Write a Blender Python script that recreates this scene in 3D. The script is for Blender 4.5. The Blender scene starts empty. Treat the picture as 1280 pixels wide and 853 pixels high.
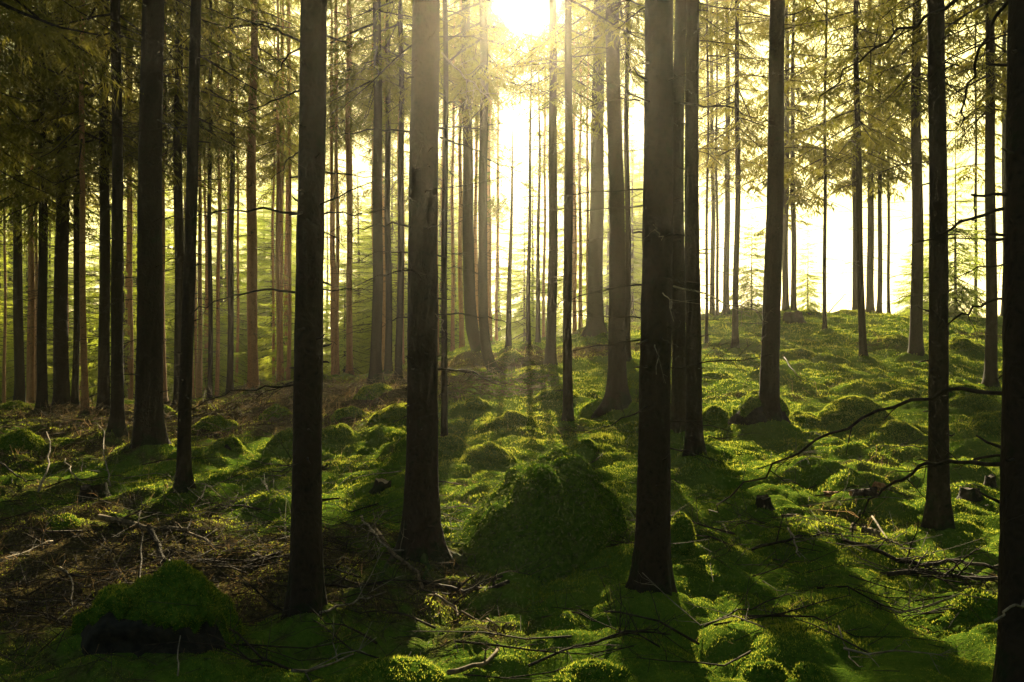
import bpy, math, random
import numpy as np
from mathutils import Vector

# ------------------------------------------------------------------ camera, sky, sun, exposure
scene = bpy.context.scene
COL = scene.collection
R = math.radians
F, CX, CY, EYE = 1108.0, 640.0, 426.5, 1.6          # focal length and centre in the photograph's pixels, eye height
cam_d = bpy.data.cameras.new('camera')
cam_d.sensor_width = 36.0
cam_d.lens = 36.0 * F / 1280.0
cam_d.clip_start, cam_d.clip_end = 0.05, 5000.0
cam = bpy.data.objects.new('camera', cam_d)
cam.location = (0, 0, EYE)
cam.rotation_euler = (R(90), 0, 0)
COL.objects.link(cam)
scene.camera = cam

SUN_EL, SUN_AZ = R(21.2), R(1.0)
S = np.array([math.sin(SUN_AZ) * math.cos(SUN_EL), math.cos(SUN_AZ) * math.cos(SUN_EL), math.sin(SUN_EL)])
world = bpy.data.worlds.new('World')
scene.world = world
world.use_nodes = True
wn, wl = world.node_tree.nodes, world.node_tree.links
wn.clear()
sky = wn.new('ShaderNodeTexSky')
sky.sky_type = 'NISHITA'
sky.sun_disc = False
sky.sun_elevation, sky.sun_rotation = SUN_EL, SUN_AZ
sky.dust_density = 3.0
tint = wn.new('ShaderNodeMix'); tint.data_type = 'RGBA'; tint.blend_type = 'MULTIPLY'
tint.inputs[0].default_value = 1.0
tint.inputs[7].default_value = (1.0, 0.97, 0.74, 1)
sky_cap = wn.new('ShaderNodeMix'); sky_cap.data_type = 'RGBA'; sky_cap.blend_type = 'DARKEN'     # brightness cap added to the sky so overexposed parts stay cream
sky_cap.inputs[0].default_value = 1.0
sky_cap.inputs[7].default_value = (12.5, 10.7, 3.6, 1)
bg = wn.new('ShaderNodeBackground'); bg.inputs[1].default_value = 0.05
wo = wn.new('ShaderNodeOutputWorld')
wl.new(sky.outputs[0], tint.inputs[6]); wl.new(tint.outputs[2], sky_cap.inputs[6]); wl.new(sky_cap.outputs[2], bg.inputs[0]); wl.new(bg.outputs[0], wo.inputs[0])

sun_d = bpy.data.lights.new('sun', 'SUN')
sun_d.energy, sun_d.angle, sun_d.color = 5.0, R(0.5), (1.0, 0.83, 0.49)
sun = bpy.data.objects.new('sun', sun_d)
sun.rotation_euler = Vector(-S).to_track_quat('-Z', 'Y').to_euler()
sun.location = (0, 0, 60)
COL.objects.link(sun)

vs = scene.view_settings
vs.view_transform, vs.look, vs.gamma, vs.use_curve_mapping = 'Standard', 'None', 1.0, False
vs.exposure = 2.2
cy = scene.cycles
cy.max_bounces, cy.diffuse_bounces, cy.transmission_bounces, cy.volume_bounces = 6, 3, 4, 1
cy.use_denoising = True
cy.sample_clamp_indirect = 6.0
cy.use_adaptive_sampling = True
cy.adaptive_threshold = 0.015

HAZE_DENSITY, HAZE_G = 0.0008, 0.82

rng = np.random.default_rng(11)
random.seed(11)

# ------------------------------------------------------------------ helpers
def tag(o, label=None, cat=None, group=None, kind=None):
    if label: o['label'] = label
    if cat: o['category'] = cat
    if group: o['group'] = group
    if kind: o['kind'] = kind
    return o

def new_mesh(name, V, faces, mats=(), midx=None, smooth=True, attrs=None):
    """faces: list of (n, k) int arrays."""
    me = bpy.data.meshes.new(name)
    V = np.asarray(V, dtype=np.float32)
    faces = [np.asarray(f, dtype=np.int32) for f in faces if len(f)]
    me.vertices.add(len(V)); me.vertices.foreach_set('co', V.ravel())
    tot = np.concatenate([np.full(len(f), f.shape[1], dtype=np.int32) for f in faces])
    idx = np.concatenate([f.ravel() for f in faces])
    me.loops.add(len(idx)); me.loops.foreach_set('vertex_index', idx)
    me.polygons.add(len(tot))
    st = np.zeros(len(tot), dtype=np.int32); st[1:] = np.cumsum(tot)[:-1]
    me.polygons.foreach_set('loop_start', st)
    me.polygons.foreach_set('loop_total', tot)
    for m in mats: me.materials.append(m)
    if midx is not None: me.polygons.foreach_set('material_index', np.asarray(midx, dtype=np.int32))
    me.polygons.foreach_set('use_smooth', np.full(len(tot), smooth, dtype=bool))
    if attrs:
        for k, a in attrs.items():
            at = me.attributes.new(k, 'FLOAT', 'POINT'); at.data.foreach_set('value', np.asarray(a, dtype=np.float32))
    me.update(calc_edges=True)
    return me

def link(name, me, parent=None, loc=None):
    o = bpy.data.objects.new(name, me)
    COL.objects.link(o)
    if parent is not None: o.parent = parent
    if loc is not None: o.location = loc
    return o

def empty(name, loc):
    o = bpy.data.objects.new(name, None); o.empty_display_size = 0.2
    o.location = loc; COL.objects.link(o)
    return o

def _hash(i, j, seed):
    h = (i.astype(np.int64) * 374761393 + j.astype(np.int64) * 668265263 + seed * 1442695041) & 0x7fffffff
    h = ((h ^ (h >> 13)) * 1274126177) & 0x7fffffff
    h = h ^ (h >> 16)
    return (h & 0xffff) / 32767.5 - 1.0

def vnoise(x, y, seed=0):
    x = np.asarray(x, float); y = np.asarray(y, float)
    xi, yi = np.floor(x), np.floor(y)
    fx, fy = x - xi, y - yi
    fx = fx * fx * fx * (fx * (fx * 6 - 15) + 10); fy = fy * fy * fy * (fy * (fy * 6 - 15) + 10)
    a, b = _hash(xi, yi, seed), _hash(xi + 1, yi, seed)
    c, d = _hash(xi, yi + 1, seed), _hash(xi + 1, yi + 1, seed)
    return (a + (b - a) * fx) * (1 - fy) + (c + (d - c) * fx) * fy

def fbm(x, y, octv=4, seed=0):
    s, a, n = 0.0, 1.0, 0.0
    for k in range(octv):
        s = s + a * vnoise(x * 2 ** k + 17.3 * k, y * 2 ** k - 9.1 * k, seed + k); n += a; a *= 0.5
    return s / n

def vnoise3(p, seed=0):
    return (vnoise(p[:, 0] + 0.7 * p[:, 2], p[:, 1] - 0.4 * p[:, 2], seed) + vnoise(p[:, 1] + 5.2, p[:, 2] + 0.3 * p[:, 0], seed + 5) + vnoise(p[:, 2] - 3.1, p[:, 0] + 0.5 * p[:, 1], seed + 9)) / 1.9

# ------------------------------------------------------------------ materials
def mat(name):
    m = bpy.data.materials.new(name); m.use_nodes = True
    n = m.node_tree.nodes; n.clear()
    return m, n, m.node_tree.links

def N(n, kind, **kw):
    x = n.new(kind)
    for k, v in kw.items():
        if k.startswith('in'): x.inputs[int(k[2:])].default_value = v
        else: setattr(x, k, v)
    return x

def ramp(n, stops):
    r = n.new('ShaderNodeValToRGB'); e = r.color_ramp.elements
    while len(e) < len(stops): e.new(0.5)
    for el, (p, c) in zip(e, stops): el.position = p; el.color = (*c, 1)
    return r

def make_bark(name, dark, light, moss):
    m, n, l = mat(name)
    tc = N(n, 'ShaderNodeTexCoord')
    mp = N(n, 'ShaderNodeMapping'); mp.inputs['Scale'].default_value = (1, 1, 0.75)
    l.new(tc.outputs['Object'], mp.inputs[0])
    vo = N(n, 'ShaderNodeTexVoronoi', feature='F1'); vo.inputs['Scale'].default_value = 38
    wob = N(n, 'ShaderNodeTexNoise'); wob.inputs['Scale'].default_value = 9; wob.inputs['Detail'].default_value = 3
    mx = N(n, 'ShaderNodeMix', data_type='RGBA'); mx.inputs[0].default_value = 0.12
    l.new(mp.outputs[0], wob.inputs['Vector']); l.new(mp.outputs[0], mx.inputs[6]); l.new(wob.outputs['Color'], mx.inputs[7])
    l.new(mx.outputs[2], vo.inputs['Vector'])
    no = N(n, 'ShaderNodeTexNoise'); no.inputs['Scale'].default_value = 7; no.inputs['Detail'].default_value = 6; no.inputs['Roughness'].default_value = 0.7
    l.new(mp.outputs[0], no.inputs['Vector'])
    mul = N(n, 'ShaderNodeMath', operation='MULTIPLY_ADD'); mul.inputs[1].default_value = 0.55
    l.new(vo.outputs['Distance'], mul.inputs[0]); l.new(no.outputs['Fac'], mul.inputs[2])
    cr = ramp(n, [(0.35, dark), (0.62, light), (0.9, tuple(c * 1.35 for c in light))])
    l.new(mul.outputs[0], cr.inputs[0])
    # lichen and moss blotches
    n2 = N(n, 'ShaderNodeTexNoise'); n2.inputs['Scale'].default_value = 3.2; n2.inputs['Detail'].default_value = 7; n2.inputs['Roughness'].default_value = 0.75
    l.new(tc.outputs['Object'], n2.inputs['Vector'])
    sep = N(n, 'ShaderNodeSeparateXYZ'); l.new(tc.outputs['Object'], sep.inputs[0])
    mr = N(n, 'ShaderNodeMapRange'); mr.inputs[1].default_value = 0.0; mr.inputs[2].default_value = 0.7; mr.inputs[3].default_value = 0.16; mr.inputs[4].default_value = 0.0
    l.new(sep.outputs[2], mr.inputs[0])
    ad = N(n, 'ShaderNodeMath', operation='ADD'); l.new(n2.outputs['Fac'], ad.inputs[0]); l.new(mr.outputs[0], ad.inputs[1])
    mr2 = N(n, 'ShaderNodeMapRange'); mr2.inputs[1].default_value = 0.58; mr2.inputs[2].default_value = 0.68
    l.new(ad.outputs[0], mr2.inputs[0])
    mm = N(n, 'ShaderNodeMix', data_type='RGBA'); l.new(mr2.outputs[0], mm.inputs[0]); l.new(cr.outputs[0], mm.inputs[6]); mm.inputs[7].default_value = (*moss, 1)
    b = N(n, 'ShaderNodeBsdfPrincipled'); b.inputs['Roughness'].default_value = 0.95; b.inputs['Specular IOR Level'].default_value = 0.15
    l.new(mm.outputs[2], b.inputs['Base Color'])
    bp = N(n, 'ShaderNodeBump'); bp.inputs['Strength'].default_value = 0.9; bp.inputs['Distance'].default_value = 0.012
    l.new(mul.outputs[0], bp.inputs['Height']); l.new(bp.outputs[0], b.inputs['Normal'])
    o = N(n, 'ShaderNodeOutputMaterial'); l.new(b.outputs[0], o.inputs[0])
    return m

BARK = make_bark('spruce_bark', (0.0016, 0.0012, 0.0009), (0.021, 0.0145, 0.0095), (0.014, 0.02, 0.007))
BARK_ROOT = make_bark('mossy_root_bark', (0.012, 0.009, 0.006), (0.04, 0.03, 0.018), (0.03, 0.055, 0.010))
BARK_GLOW = make_bark('glow_tinted_bark', (0.08, 0.038, 0.014), (0.26, 0.13, 0.055), (0.05, 0.05, 0.02))  # brown bark with the orange haze glow painted into its colour

def make_wood(name, c0, c1):
    m, n, l = mat(name)
    tc = N(n, 'ShaderNodeTexCoord')
    no = N(n, 'ShaderNodeTexNoise'); no.inputs['Scale'].default_value = 22; no.inputs['Detail'].default_value = 5
    l.new(tc.outputs['Object'], no.inputs['Vector'])
    cr = ramp(n, [(0.35, c0), (0.65, c1)]); l.new(no.outputs['Fac'], cr.inputs[0])
    b = N(n, 'ShaderNodeBsdfPrincipled'); b.inputs['Roughness'].default_value = 0.9; b.inputs['Specular IOR Level'].default_value = 0.15
    l.new(cr.outputs[0], b.inputs['Base Color'])
    bp = N(n, 'ShaderNodeBump'); bp.inputs['Strength'].default_value = 0.6; bp.inputs['Distance'].default_value = 0.004
    l.new(no.outputs['Fac'], bp.inputs['Height']); l.new(bp.outputs[0], b.inputs['Normal'])
    o = N(n, 'ShaderNodeOutputMaterial'); l.new(b.outputs[0], o.inputs[0])
    return m

TWIG = make_wood('dead_twig', (0.012, 0.009, 0.006), (0.045, 0.034, 0.023))
TWIG_PALE = make_wood('bleached_twig', (0.09, 0.072, 0.05), (0.24, 0.2, 0.14))
LOGBARK = make_wood('log_bark', (0.05, 0.035, 0.02), (0.16, 0.115, 0.06))
CUTWOOD = make_wood('orange_cut_wood', (0.16, 0.07, 0.025), (0.34, 0.17, 0.07))
PALEWOOD = make_wood('pale_split_wood', (0.14, 0.1, 0.055), (0.3, 0.22, 0.13))
ROT = make_wood('rotten_wood', (0.015, 0.011, 0.008), (0.06, 0.042, 0.026))

def make_leaf(name, diff, trans, fac, vary=0.35, hue=0.02, attr=None, rough=0.6):
    m, n, l = mat(name)
    geo = N(n, 'ShaderNodeNewGeometry')
    oi = N(n, 'ShaderNodeObjectInfo')
    no = N(n, 'ShaderNodeTexNoise'); no.inputs['Scale'].default_value = 0.9; no.inputs['Detail'].default_value = 4
    l.new(geo.outputs['Position'], no.inputs['Vector'])
    ad = N(n, 'ShaderNodeMath', operation='MULTIPLY_ADD'); ad.inputs[1].default_value = 0.5
    l.new(oi.outputs['Random'], ad.inputs[0]); l.new(no.outputs['Fac'], ad.inputs[2])
    if attr:
        at = N(n, 'ShaderNodeAttribute', attribute_name=attr)
        ad2 = N(n, 'ShaderNodeMath', operation='MULTIPLY_ADD'); ad2.inputs[1].default_value = 0.6
        l.new(at.outputs['Fac'], ad2.inputs[0]); l.new(no.outputs['Fac'], ad2.inputs[2]); ad = ad2
    mr = N(n, 'ShaderNodeMapRange'); mr.inputs[1].default_value = 0.35; mr.inputs[2].default_value = 1.1
    mr.inputs[3].default_value = 1 - vary; mr.inputs[4].default_value = 1 + vary
    l.new(ad.outputs[0], mr.inputs[0])
    mh = N(n, 'ShaderNodeMapRange'); mh.inputs[1].default_value = 0.35; mh.inputs[2].default_value = 1.1
    mh.inputs[3].default_value = 0.5 + hue; mh.inputs[4].default_value = 0.5 - hue
    l.new(ad.outputs[0], mh.inputs[0])
    def col(c):
        h = N(n, 'ShaderNodeHueSaturation'); h.inputs['Color'].default_value = (*c, 1)
        l.new(mr.outputs[0], h.inputs['Value']); l.new(mh.outputs[0], h.inputs['Hue'])
        return h.outputs[0]
    d = N(n, 'ShaderNodeBsdfDiffuse'); t = N(n, 'ShaderNodeBsdfTranslucent')
    l.new(col(diff), d.inputs[0]); l.new(col(trans), t.inputs[0])
    mx = N(n, 'ShaderNodeMixShader'); mx.inputs[0].default_value = fac
    l.new(d.outputs[0], mx.inputs[1]); l.new(t.outputs[0], mx.inputs[2])
    o = N(n, 'ShaderNodeOutputMaterial'); l.new(mx.outputs[0], o.inputs[0])
    return m

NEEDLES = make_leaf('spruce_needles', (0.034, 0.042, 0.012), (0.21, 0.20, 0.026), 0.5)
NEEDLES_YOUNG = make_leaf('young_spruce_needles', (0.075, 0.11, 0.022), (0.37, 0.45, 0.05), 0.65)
MOSS_BLADE = make_leaf('moss_shoots', (0.065, 0.115, 0.014), (0.27, 0.31, 0.032), 0.5, 0.4, 0.025, 'tint')
HERB = make_leaf('creeping_leaves', (0.055, 0.078, 0.026), (0.10, 0.14, 0.03), 0.3, 0.6, 0.02, 'tint')
DRY = make_leaf('dry_grass_straw', (0.13, 0.09, 0.045), (0.24, 0.16, 0.07), 0.4, 0.4, 0.01, 'tint')

def make_ground():
    m, n, l = mat('mossy_forest_floor')
    geo = N(n, 'ShaderNodeNewGeometry')
    def noise(scale, det=5, rough=0.6):
        x = N(n, 'ShaderNodeTexNoise'); x.inputs['Scale'].default_value = scale; x.inputs['Detail'].default_value = det; x.inputs['Roughness'].default_value = rough
        l.new(geo.outputs['Position'], x.inputs['Vector']); return x
    a, f, g = noise(1.1), noise(38, 4, 0.7), noise(6.5, 5)
    moss = ramp(n, [(0.3, (0.022, 0.045, 0.006)), (0.5, (0.06, 0.11, 0.012)), (0.7, (0.11, 0.15, 0.02))])
    mf = N(n, 'ShaderNodeMix', data_type='FLOAT'); mf.inputs[0].default_value = 0.45
    l.new(a.outputs['Fac'], mf.inputs[2]); l.new(f.outputs['Fac'], mf.inputs[3]); l.new(mf.outputs[0], moss.inputs[0])
    lit = ramp(n, [(0.35, (0.024, 0.02, 0.008)), (0.55, (0.066, 0.055, 0.024)), (0.72, (0.125, 0.105, 0.05))])
    l.new(f.outputs['Fac'], lit.inputs[0])
    at = N(n, 'ShaderNodeAttribute', attribute_name='litter')
    ad = N(n, 'ShaderNodeMath', operation='MULTIPLY_ADD'); ad.inputs[1].default_value = 0.7; l.new(g.outputs['Fac'], ad.inputs[0]); l.new(at.outputs['Fac'], ad.inputs[2])
    mr = N(n, 'ShaderNodeMapRange'); mr.inputs[1].default_value = 0.72; mr.inputs[2].default_value = 0.95; l.new(ad.outputs[0], mr.inputs[0])
    mx = N(n, 'ShaderNodeMix', data_type='RGBA'); l.new(mr.outputs[0], mx.inputs[0]); l.new(moss.outputs[0], mx.inputs[6]); l.new(lit.outputs[0], mx.inputs[7])
    b = N(n, 'ShaderNodeBsdfPrincipled'); b.inputs['Roughness'].default_value = 1.0; b.inputs['Specular IOR Level'].default_value = 0.0
    l.new(mx.outputs[2], b.inputs['Base Color'])
    hs = N(n, 'ShaderNodeMath', operation='ADD'); l.new(f.outputs['Fac'], hs.inputs[0]); l.new(g.outputs['Fac'], hs.inputs[1])
    bp = N(n, 'ShaderNodeBump'); bp.inputs['Strength'].default_value = 0.8; bp.inputs['Distance'].default_value = 0.03
    l.new(hs.outputs[0], bp.inputs['Height']); l.new(bp.outputs[0], b.inputs['Normal'])
    o = N(n, 'ShaderNodeOutputMaterial'); l.new(b.outputs[0], o.inputs[0])
    return m
GROUND = make_ground()

def make_moss_cover():
    m, n, l = mat('moss_cushion')
    geo = N(n, 'ShaderNodeNewGeometry')
    a = N(n, 'ShaderNodeTexNoise'); a.inputs['Scale'].default_value = 30; a.inputs['Detail'].default_value = 5; a.inputs['Roughness'].default_value = 0.7
    l.new(geo.outputs['Position'], a.inputs['Vector'])
    c = ramp(n, [(0.3, (0.018, 0.04, 0.005)), (0.52, (0.05, 0.1, 0.01)), (0.72, (0.1, 0.145, 0.018))]); l.new(a.outputs['Fac'], c.inputs[0])
    b = N(n, 'ShaderNodeBsdfPrincipled'); b.inputs['Roughness'].default_value = 1.0; b.inputs['Specular IOR Level'].default_value = 0.0
    l.new(c.outputs[0], b.inputs['Base Color'])
    bp = N(n, 'ShaderNodeBump'); bp.inputs['Strength'].default_value = 0.9; bp.inputs['Distance'].default_value = 0.025
    l.new(a.outputs['Fac'], bp.inputs['Height']); l.new(bp.outputs[0], b.inputs['Normal'])
    o = N(n, 'ShaderNodeOutputMaterial'); l.new(b.outputs[0], o.inputs[0])
    return m
MOSS = make_moss_cover()
ROCK = make_wood('dark_granite', (0.007, 0.0065, 0.005), (0.026, 0.024, 0.018))

# ------------------------------------------------------------------ terrain
UC = np.array([-0.62, -0.4, -0.2, 0.0, 0.15, 0.3, 0.45, 0.62])
TAB = {0: [0] * 8, 4: [0] * 8,
       8: [0.02, 0.02, 0.03, 0.08, 0.08, 0.05, 0.05, 0.05],
       12: [0.06, 0.08, 0.12, 0.28, 0.34, 0.34, 0.34, 0.3],
       16: [0.1, 0.14, 0.3, 0.62, 0.75, 0.78, 0.78, 0.7],
       20: [0.08, 0.14, 0.5, 1.05, 1.22, 1.22, 1.2, 1.1],
       24: [-0.35, -0.15, 0.6, 1.38, 1.72, 1.8, 1.75, 1.6],
       28: [-1.0, -0.7, 0.3, 1.5, 2.1, 2.4, 2.35, 2.1],
       32: [-1.6, -1.3, -0.3, 1.35, 2.2, 2.6, 2.55, 2.2],
       38: [-2.5, -2.2, -1.2, 0.6, 1.8, 2.4, 2.3, 1.9],
       50: [-4.2, -4.0, -3.0, -1.2, 0.2, 0.7, 0.6, 0.2],
       80: [-6, -6, -5.5, -4.5, -4, -4, -4, -4],
       160: [-8] * 8, 400: [-9] * 8}
YG = np.arange(0, 400.1, 0.25)
_ys = sorted(TAB)
_cols = np.array([np.interp(YG, _ys, [TAB[y][k] for y in _ys]) for k in range(8)])
_ker = np.hanning(15); _ker /= _ker.sum()
_pad = np.concatenate([np.repeat(_cols[:, :1], 7, 1), _cols, np.repeat(_cols[:, -1:], 7, 1)], axis=1)
_cols = np.array([np.convolve(c, _ker, 'valid') for c in _pad])

def base_z(x, y):
    x = np.asarray(x, float); y = np.asarray(y, float)
    yy = np.clip(y, 0, 399.9)
    u = np.clip(x / np.maximum(yy, 1.0), UC[0], UC[-1])
    k = np.clip(np.searchsorted(UC, u) - 1, 0, 6)
    t = (u - UC[k]) / (UC[k + 1] - UC[k]); t = t * t * (3 - 2 * t)
    fi = yy / 0.25; i0 = np.clip(fi.astype(int), 0, len(YG) - 2); ft = fi - i0
    za = _cols[k, i0] * (1 - ft) + _cols[k, i0 + 1] * ft
    zb = _cols[k + 1, i0] * (1 - ft) + _cols[k + 1, i0 + 1] * ft
    return za * (1 - t) + zb * t

BUMPS = []
for _ in range(330):
    Y = 2.4 * math.exp(random.random() * math.log(34 / 2.4)); u = random.uniform(-0.75, 0.75)
    r = random.uniform(0.18, 0.55) * (0.55 + 0.045 * Y)
    BUMPS.append((u * Y, Y, r * random.uniform(0.8, 1.4), r, r * random.uniform(0.14, 0.38) * min(1, 0.35 + 0.06 * Y), random.uniform(0, 3.14)))

_BF = {'n': -1}
def bump_field(x, y):
    if _BF['n'] != len(BUMPS):
        x0, y0, r = -32.0, 0.0, 0.04
        f = np.zeros((1150, 1600))
        for bx, by, ra, rb, h, th in BUMPS:
            c, s = math.cos(th), math.sin(th); m = max(ra, rb)
            i0, i1 = max(0, int((by - m - y0) / r)), min(1150, int((by + m - y0) / r) + 2)
            j0, j1 = max(0, int((bx - m - x0) / r)), min(1600, int((bx + m - x0) / r) + 2)
            if i1 <= i0 or j1 <= j0: continue
            dy = (np.arange(i0, i1) * r + y0 - by)[:, None]; dx = (np.arange(j0, j1) * r + x0 - bx)[None, :]
            q = ((dx * c + dy * s) / ra) ** 2 + ((-dx * s + dy * c) / rb) ** 2
            f[i0:i1, j0:j1] = np.maximum(f[i0:i1, j0:j1], h * np.clip(1 - q, 0, None) ** 1.3)
        _BF['n'], _BF['f'] = len(BUMPS), f
    f = _BF['f']
    gx_, gy_ = np.clip((x + 32) / 0.04, 0, 1598.99), np.clip(y / 0.04, 0, 1148.99)
    j, i = gx_.astype(int), gy_.astype(int); fx, fy = gx_ - j, gy_ - i
    v = (f[i, j] * (1 - fx) + f[i, j + 1] * fx) * (1 - fy) + (f[i + 1, j] * (1 - fx) + f[i + 1, j + 1] * fx) * fy
    return v * (y > 0)

def ground_z(x, y, micro=True):
    x = np.atleast_1d(np.asarray(x, float)); y = np.atleast_1d(np.asarray(y, float))
    z = base_z(x, y)
    near = np.clip((60 - np.abs(y)) / 20, 0, 1)
    z = z + near * 0.07 * fbm(x * 0.45, y * 0.45, 3, 3)
    bm = bump_field(x, y)
    z = z + bm
    if micro:
        b1 = np.abs(vnoise(x * 1.5, y * 1.5, 41)) ** 0.8 + 0.2; b2 = np.abs(vnoise(x * 3.6 + 3, y * 3.6, 43)) ** 0.8 + 0.2; b3 = vnoise(x * 11, y * 11, 47)
        b4 = np.abs(vnoise(x * 7.5 - 7, y * 7.5, 45)) ** 0.8 + 0.2
        z = z + near * (0.10 * (b1 - 0.6) + 0.062 * (b2 - 0.6) + 0.036 * (b4 - 0.6) + 0.007 * b3)
    return z

def gz(x, y): return float(ground_z(x, y)[0])

_YS = np.concatenate([np.linspace(1.8, 12, 600), np.linspace(12, 45, 700)])
def hit(px, py, ymin=1.8):
    """where the sight line through a pixel of the photograph meets the ground"""
    ux, uz = (px - CX) / F, (CY - py) / F
    zr = EYE + uz * _YS; zg = ground_z(ux * _YS, _YS, False)
    ok = np.nonzero((zr <= zg) & (_YS >= ymin))[0]
    Y = _YS[ok[0]] if len(ok) else _YS[np.argmin(zr - zg + (np.abs(_YS - 27) > 9) * 9)]
    x = ux * Y
    return np.array([x, Y, gz(x, Y)])

def at(px, py, Y): return np.array([(px - CX) / F * Y, Y, EYE + (CY - py) / F * Y])

def litter(x, y):
    """0 = moss, 1 = bare needle litter"""
    v = 0.4 + 0.62 * fbm(x * 0.33 + 4, y * 0.33 - 2, 4, 71)
    u = x / np.maximum(y, 1.0)
    v = v + 0.15 * np.exp(-((u + 0.42) / 0.2) ** 2) * np.exp(-((y - 6) / 4.0) ** 2)       # dry ground by the front boulder
    v = v + 0.5 * np.exp(-((u + 0.46) / 0.16) ** 2) * np.exp(-((y - 17.5) / 2.0) ** 2)     # brown strip behind the dark trunks
    v = v + 0.5 * np.exp(-((u + 0.26) / 0.09) ** 2) * np.exp(-((y - 17.5) / 2.0) ** 2)
    v = v - 0.22 * np.clip((u - 0.02) / 0.2, 0, 1)
    v = v + 0.3 * np.clip(vnoise(x * 2.1, y * 2.1, 77) - 0.25, 0, 1)                         # small bare spots
    return np.clip(v, 0, 1)

TREE_FEET = []      # filled before the ground mesh is made: (x, y, radius)

# ------------------------------------------------------------------ tree data: (x at picture top, x at base, y of base, trunk width, y where live foliage begins, label, options)
T = []
def tr(xt, xb, yb, w, cby, label, **k): T.append(dict(xt=xt, xb=xb, yb=yb, w=w, cby=cby, label=label, **k))
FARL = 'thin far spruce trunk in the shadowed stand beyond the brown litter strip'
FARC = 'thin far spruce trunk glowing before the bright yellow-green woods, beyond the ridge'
FARR = 'thin hazy spruce trunk at the open sunlit hill crest'
tr(391, 383, 788, 37, -900, 'dark spruce with long bare side twigs, on a small moss foot behind the front boulder', near=1)
tr(536, 527, 703, 40, -900, 'thick dark spruce with mossy root flare touching the left side of the leafy central mound', near=1)
tr(822, 815, 765, 41, -900, 'thick dark spruce standing in front of the right end of the leafy central mound', near=1)
tr(1283, 1279, 905, 55, -900, 'nearest spruce trunk, cut by the right picture edge, with long bare arching branches', near=1)
tr(188, 185, 573, 32, -500, 'thickest of the black trunks on the left, straight, behind the dry branch litter')
tr(241, 229, 612, 16, -400, 'slender black leaning trunk with many short twigs just beside the thickest left trunk')
tr(149, 147, 545, 15, 70, 'straight slim black trunk immediately left of the thickest left trunk')
tr(1170, 1174, 665, 24, -300, 'mid-sized dark spruce rising from moss beside pale split wood, near the right edge trunk')
tr(970, 962, 540, 23, -40, 'spruce standing against the dark boulder on the bright hillside, tapered base, hazy')
tr(868, 867, 582, 20, -120, 'right one of the close pair of trunks directly behind the thick front spruce')
tr(850, 848, 552, 18, -120, 'left one of the close pair of trunks, half hidden behind the thick front spruce')
tr(768, 772, 510, 22, 40, 'spruce with a wide swollen dark root base on the slope behind the central mound')
tr(748, 745, 424, 20, 120, 'stout spruce with flared foot on top of the mossy knoll, nearly below the sun')
tr(709, 711, 532, 12, 60, 'slim straight spruce on open moss just above the dark anthill behind the central mound')
tr(690, 688, 464, 13, 130, 'straight spruce among moss humps left of the slim one on open moss')
tr(602, 601, 472, 13, 140, 'straight spruce by the brushwood heap, right of the curved-foot trunk')
tr(583, 586, 448, 16, 150, 'spruce whose foot sweeps rightwards in a curve')
tr(556, 555, 565, 8, -60, 'thin dark trunk close behind the right side of the mossy-rooted thick spruce')
tr(471, 469, 478, 14, 110, 'dark spruce with a mossy base, leftmost and thickest of three close trunks')
tr(486, 485, 470, 9, 130, 'thin middle one of three close trunks with mossy bases')
tr(499, 498, 480, 9, 130, 'thin rightmost one of three close trunks with mossy bases')
tr(288, 287, 498, 8, 170, 'slender dark trunk standing alone before the sunlit yellow woods')
tr(318, 317, 494, 13, 90, 'broad sunlit brown trunk with drooping boughs, beyond the brown brush strip')
tr(264, 262, 505, 6, 190, 'very thin dark trunk next to the slender lone dark trunk')
tr(224, 225, 516, 13, 190, 'grey-green rough trunk seen just behind the slender black leaning one')
tr(204, 204, 512, 10, 160, 'pale brown trunk right behind the thickest black left trunk')
tr(131, 130, 521, 14, 200, 'rough dark trunk close left of the straight slim black one')
tr(80, 77, 516, 18, 240, 'broad mossy-footed trunk with short stubs at the far left stand')
tr(54, 53, 518, 12, 280, 'dark straight trunk between the forest edge on the left and the broad mossy-footed trunk')
tr(25, 25, 508, 12, 290, 'leftmost trunk of the far stand, in front of lit green bushes')
tr(94, 93, 514, 8, 260, 'thin trunk just right of the broad mossy-footed trunk')
tr(107, 107, 521, 8, 230, 'thin reddish brown trunk right of the broad mossy-footed trunk')
tr(39, 39, 512, 6, 230, FARL, g='far trunks in shade')
tr(361, 360, 492, 5, 210, 'thin red-brown lit stem immediately left of the dark spruce with bare side twigs', Y=27)
tr(354, 353, 492, 5, 210, 'thin red-brown lit stem seen just left of its near twin', Y=28)
tr(343, 343, 490, 4, 230, FARC, g='far trunks in light', Y=30)
tr(422, 421, 486, 6, 180, 'thin brown lit stem right of the dark spruce with bare side twigs', Y=25)
tr(437, 437, 486, 8, 150, 'orange-brown lit trunk in the gap between the two big dark spruces', Y=24)
tr(272, 271, 505, 5, 210, FARL, g='far trunks in shade', Y=26)
tr(250, 250, 508, 5, 210, FARL, g='far trunks in shade', Y=27)
tr(296, 296, 500, 4, 240, FARL, g='far trunks in shade', Y=30)
tr(643, 636, 440, 7, 200, 'thin slightly bowed dark stem below the sun, before the bright woods', H=6.0)
tr(663, 661, 437, 6, 150, 'straight thin trunk directly below the sun glow, left of its two neighbours', H=8.5)
tr(673, 672, 434, 6, 170, 'straight thin trunk below the sun glow, second of the tight cluster', H=8.5)
tr(680, 680, 434, 4, 200, FARC, g='far trunks in light', Y=29)
tr(622, 621, 445, 4, 200, FARC, g='far trunks in light', Y=32)
tr(612, 612, 450, 5, 200, FARC, g='far trunks in light', Y=30)
tr(568, 566, 470, 5, 200, FARC, g='far trunks in light', Y=28)
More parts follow.
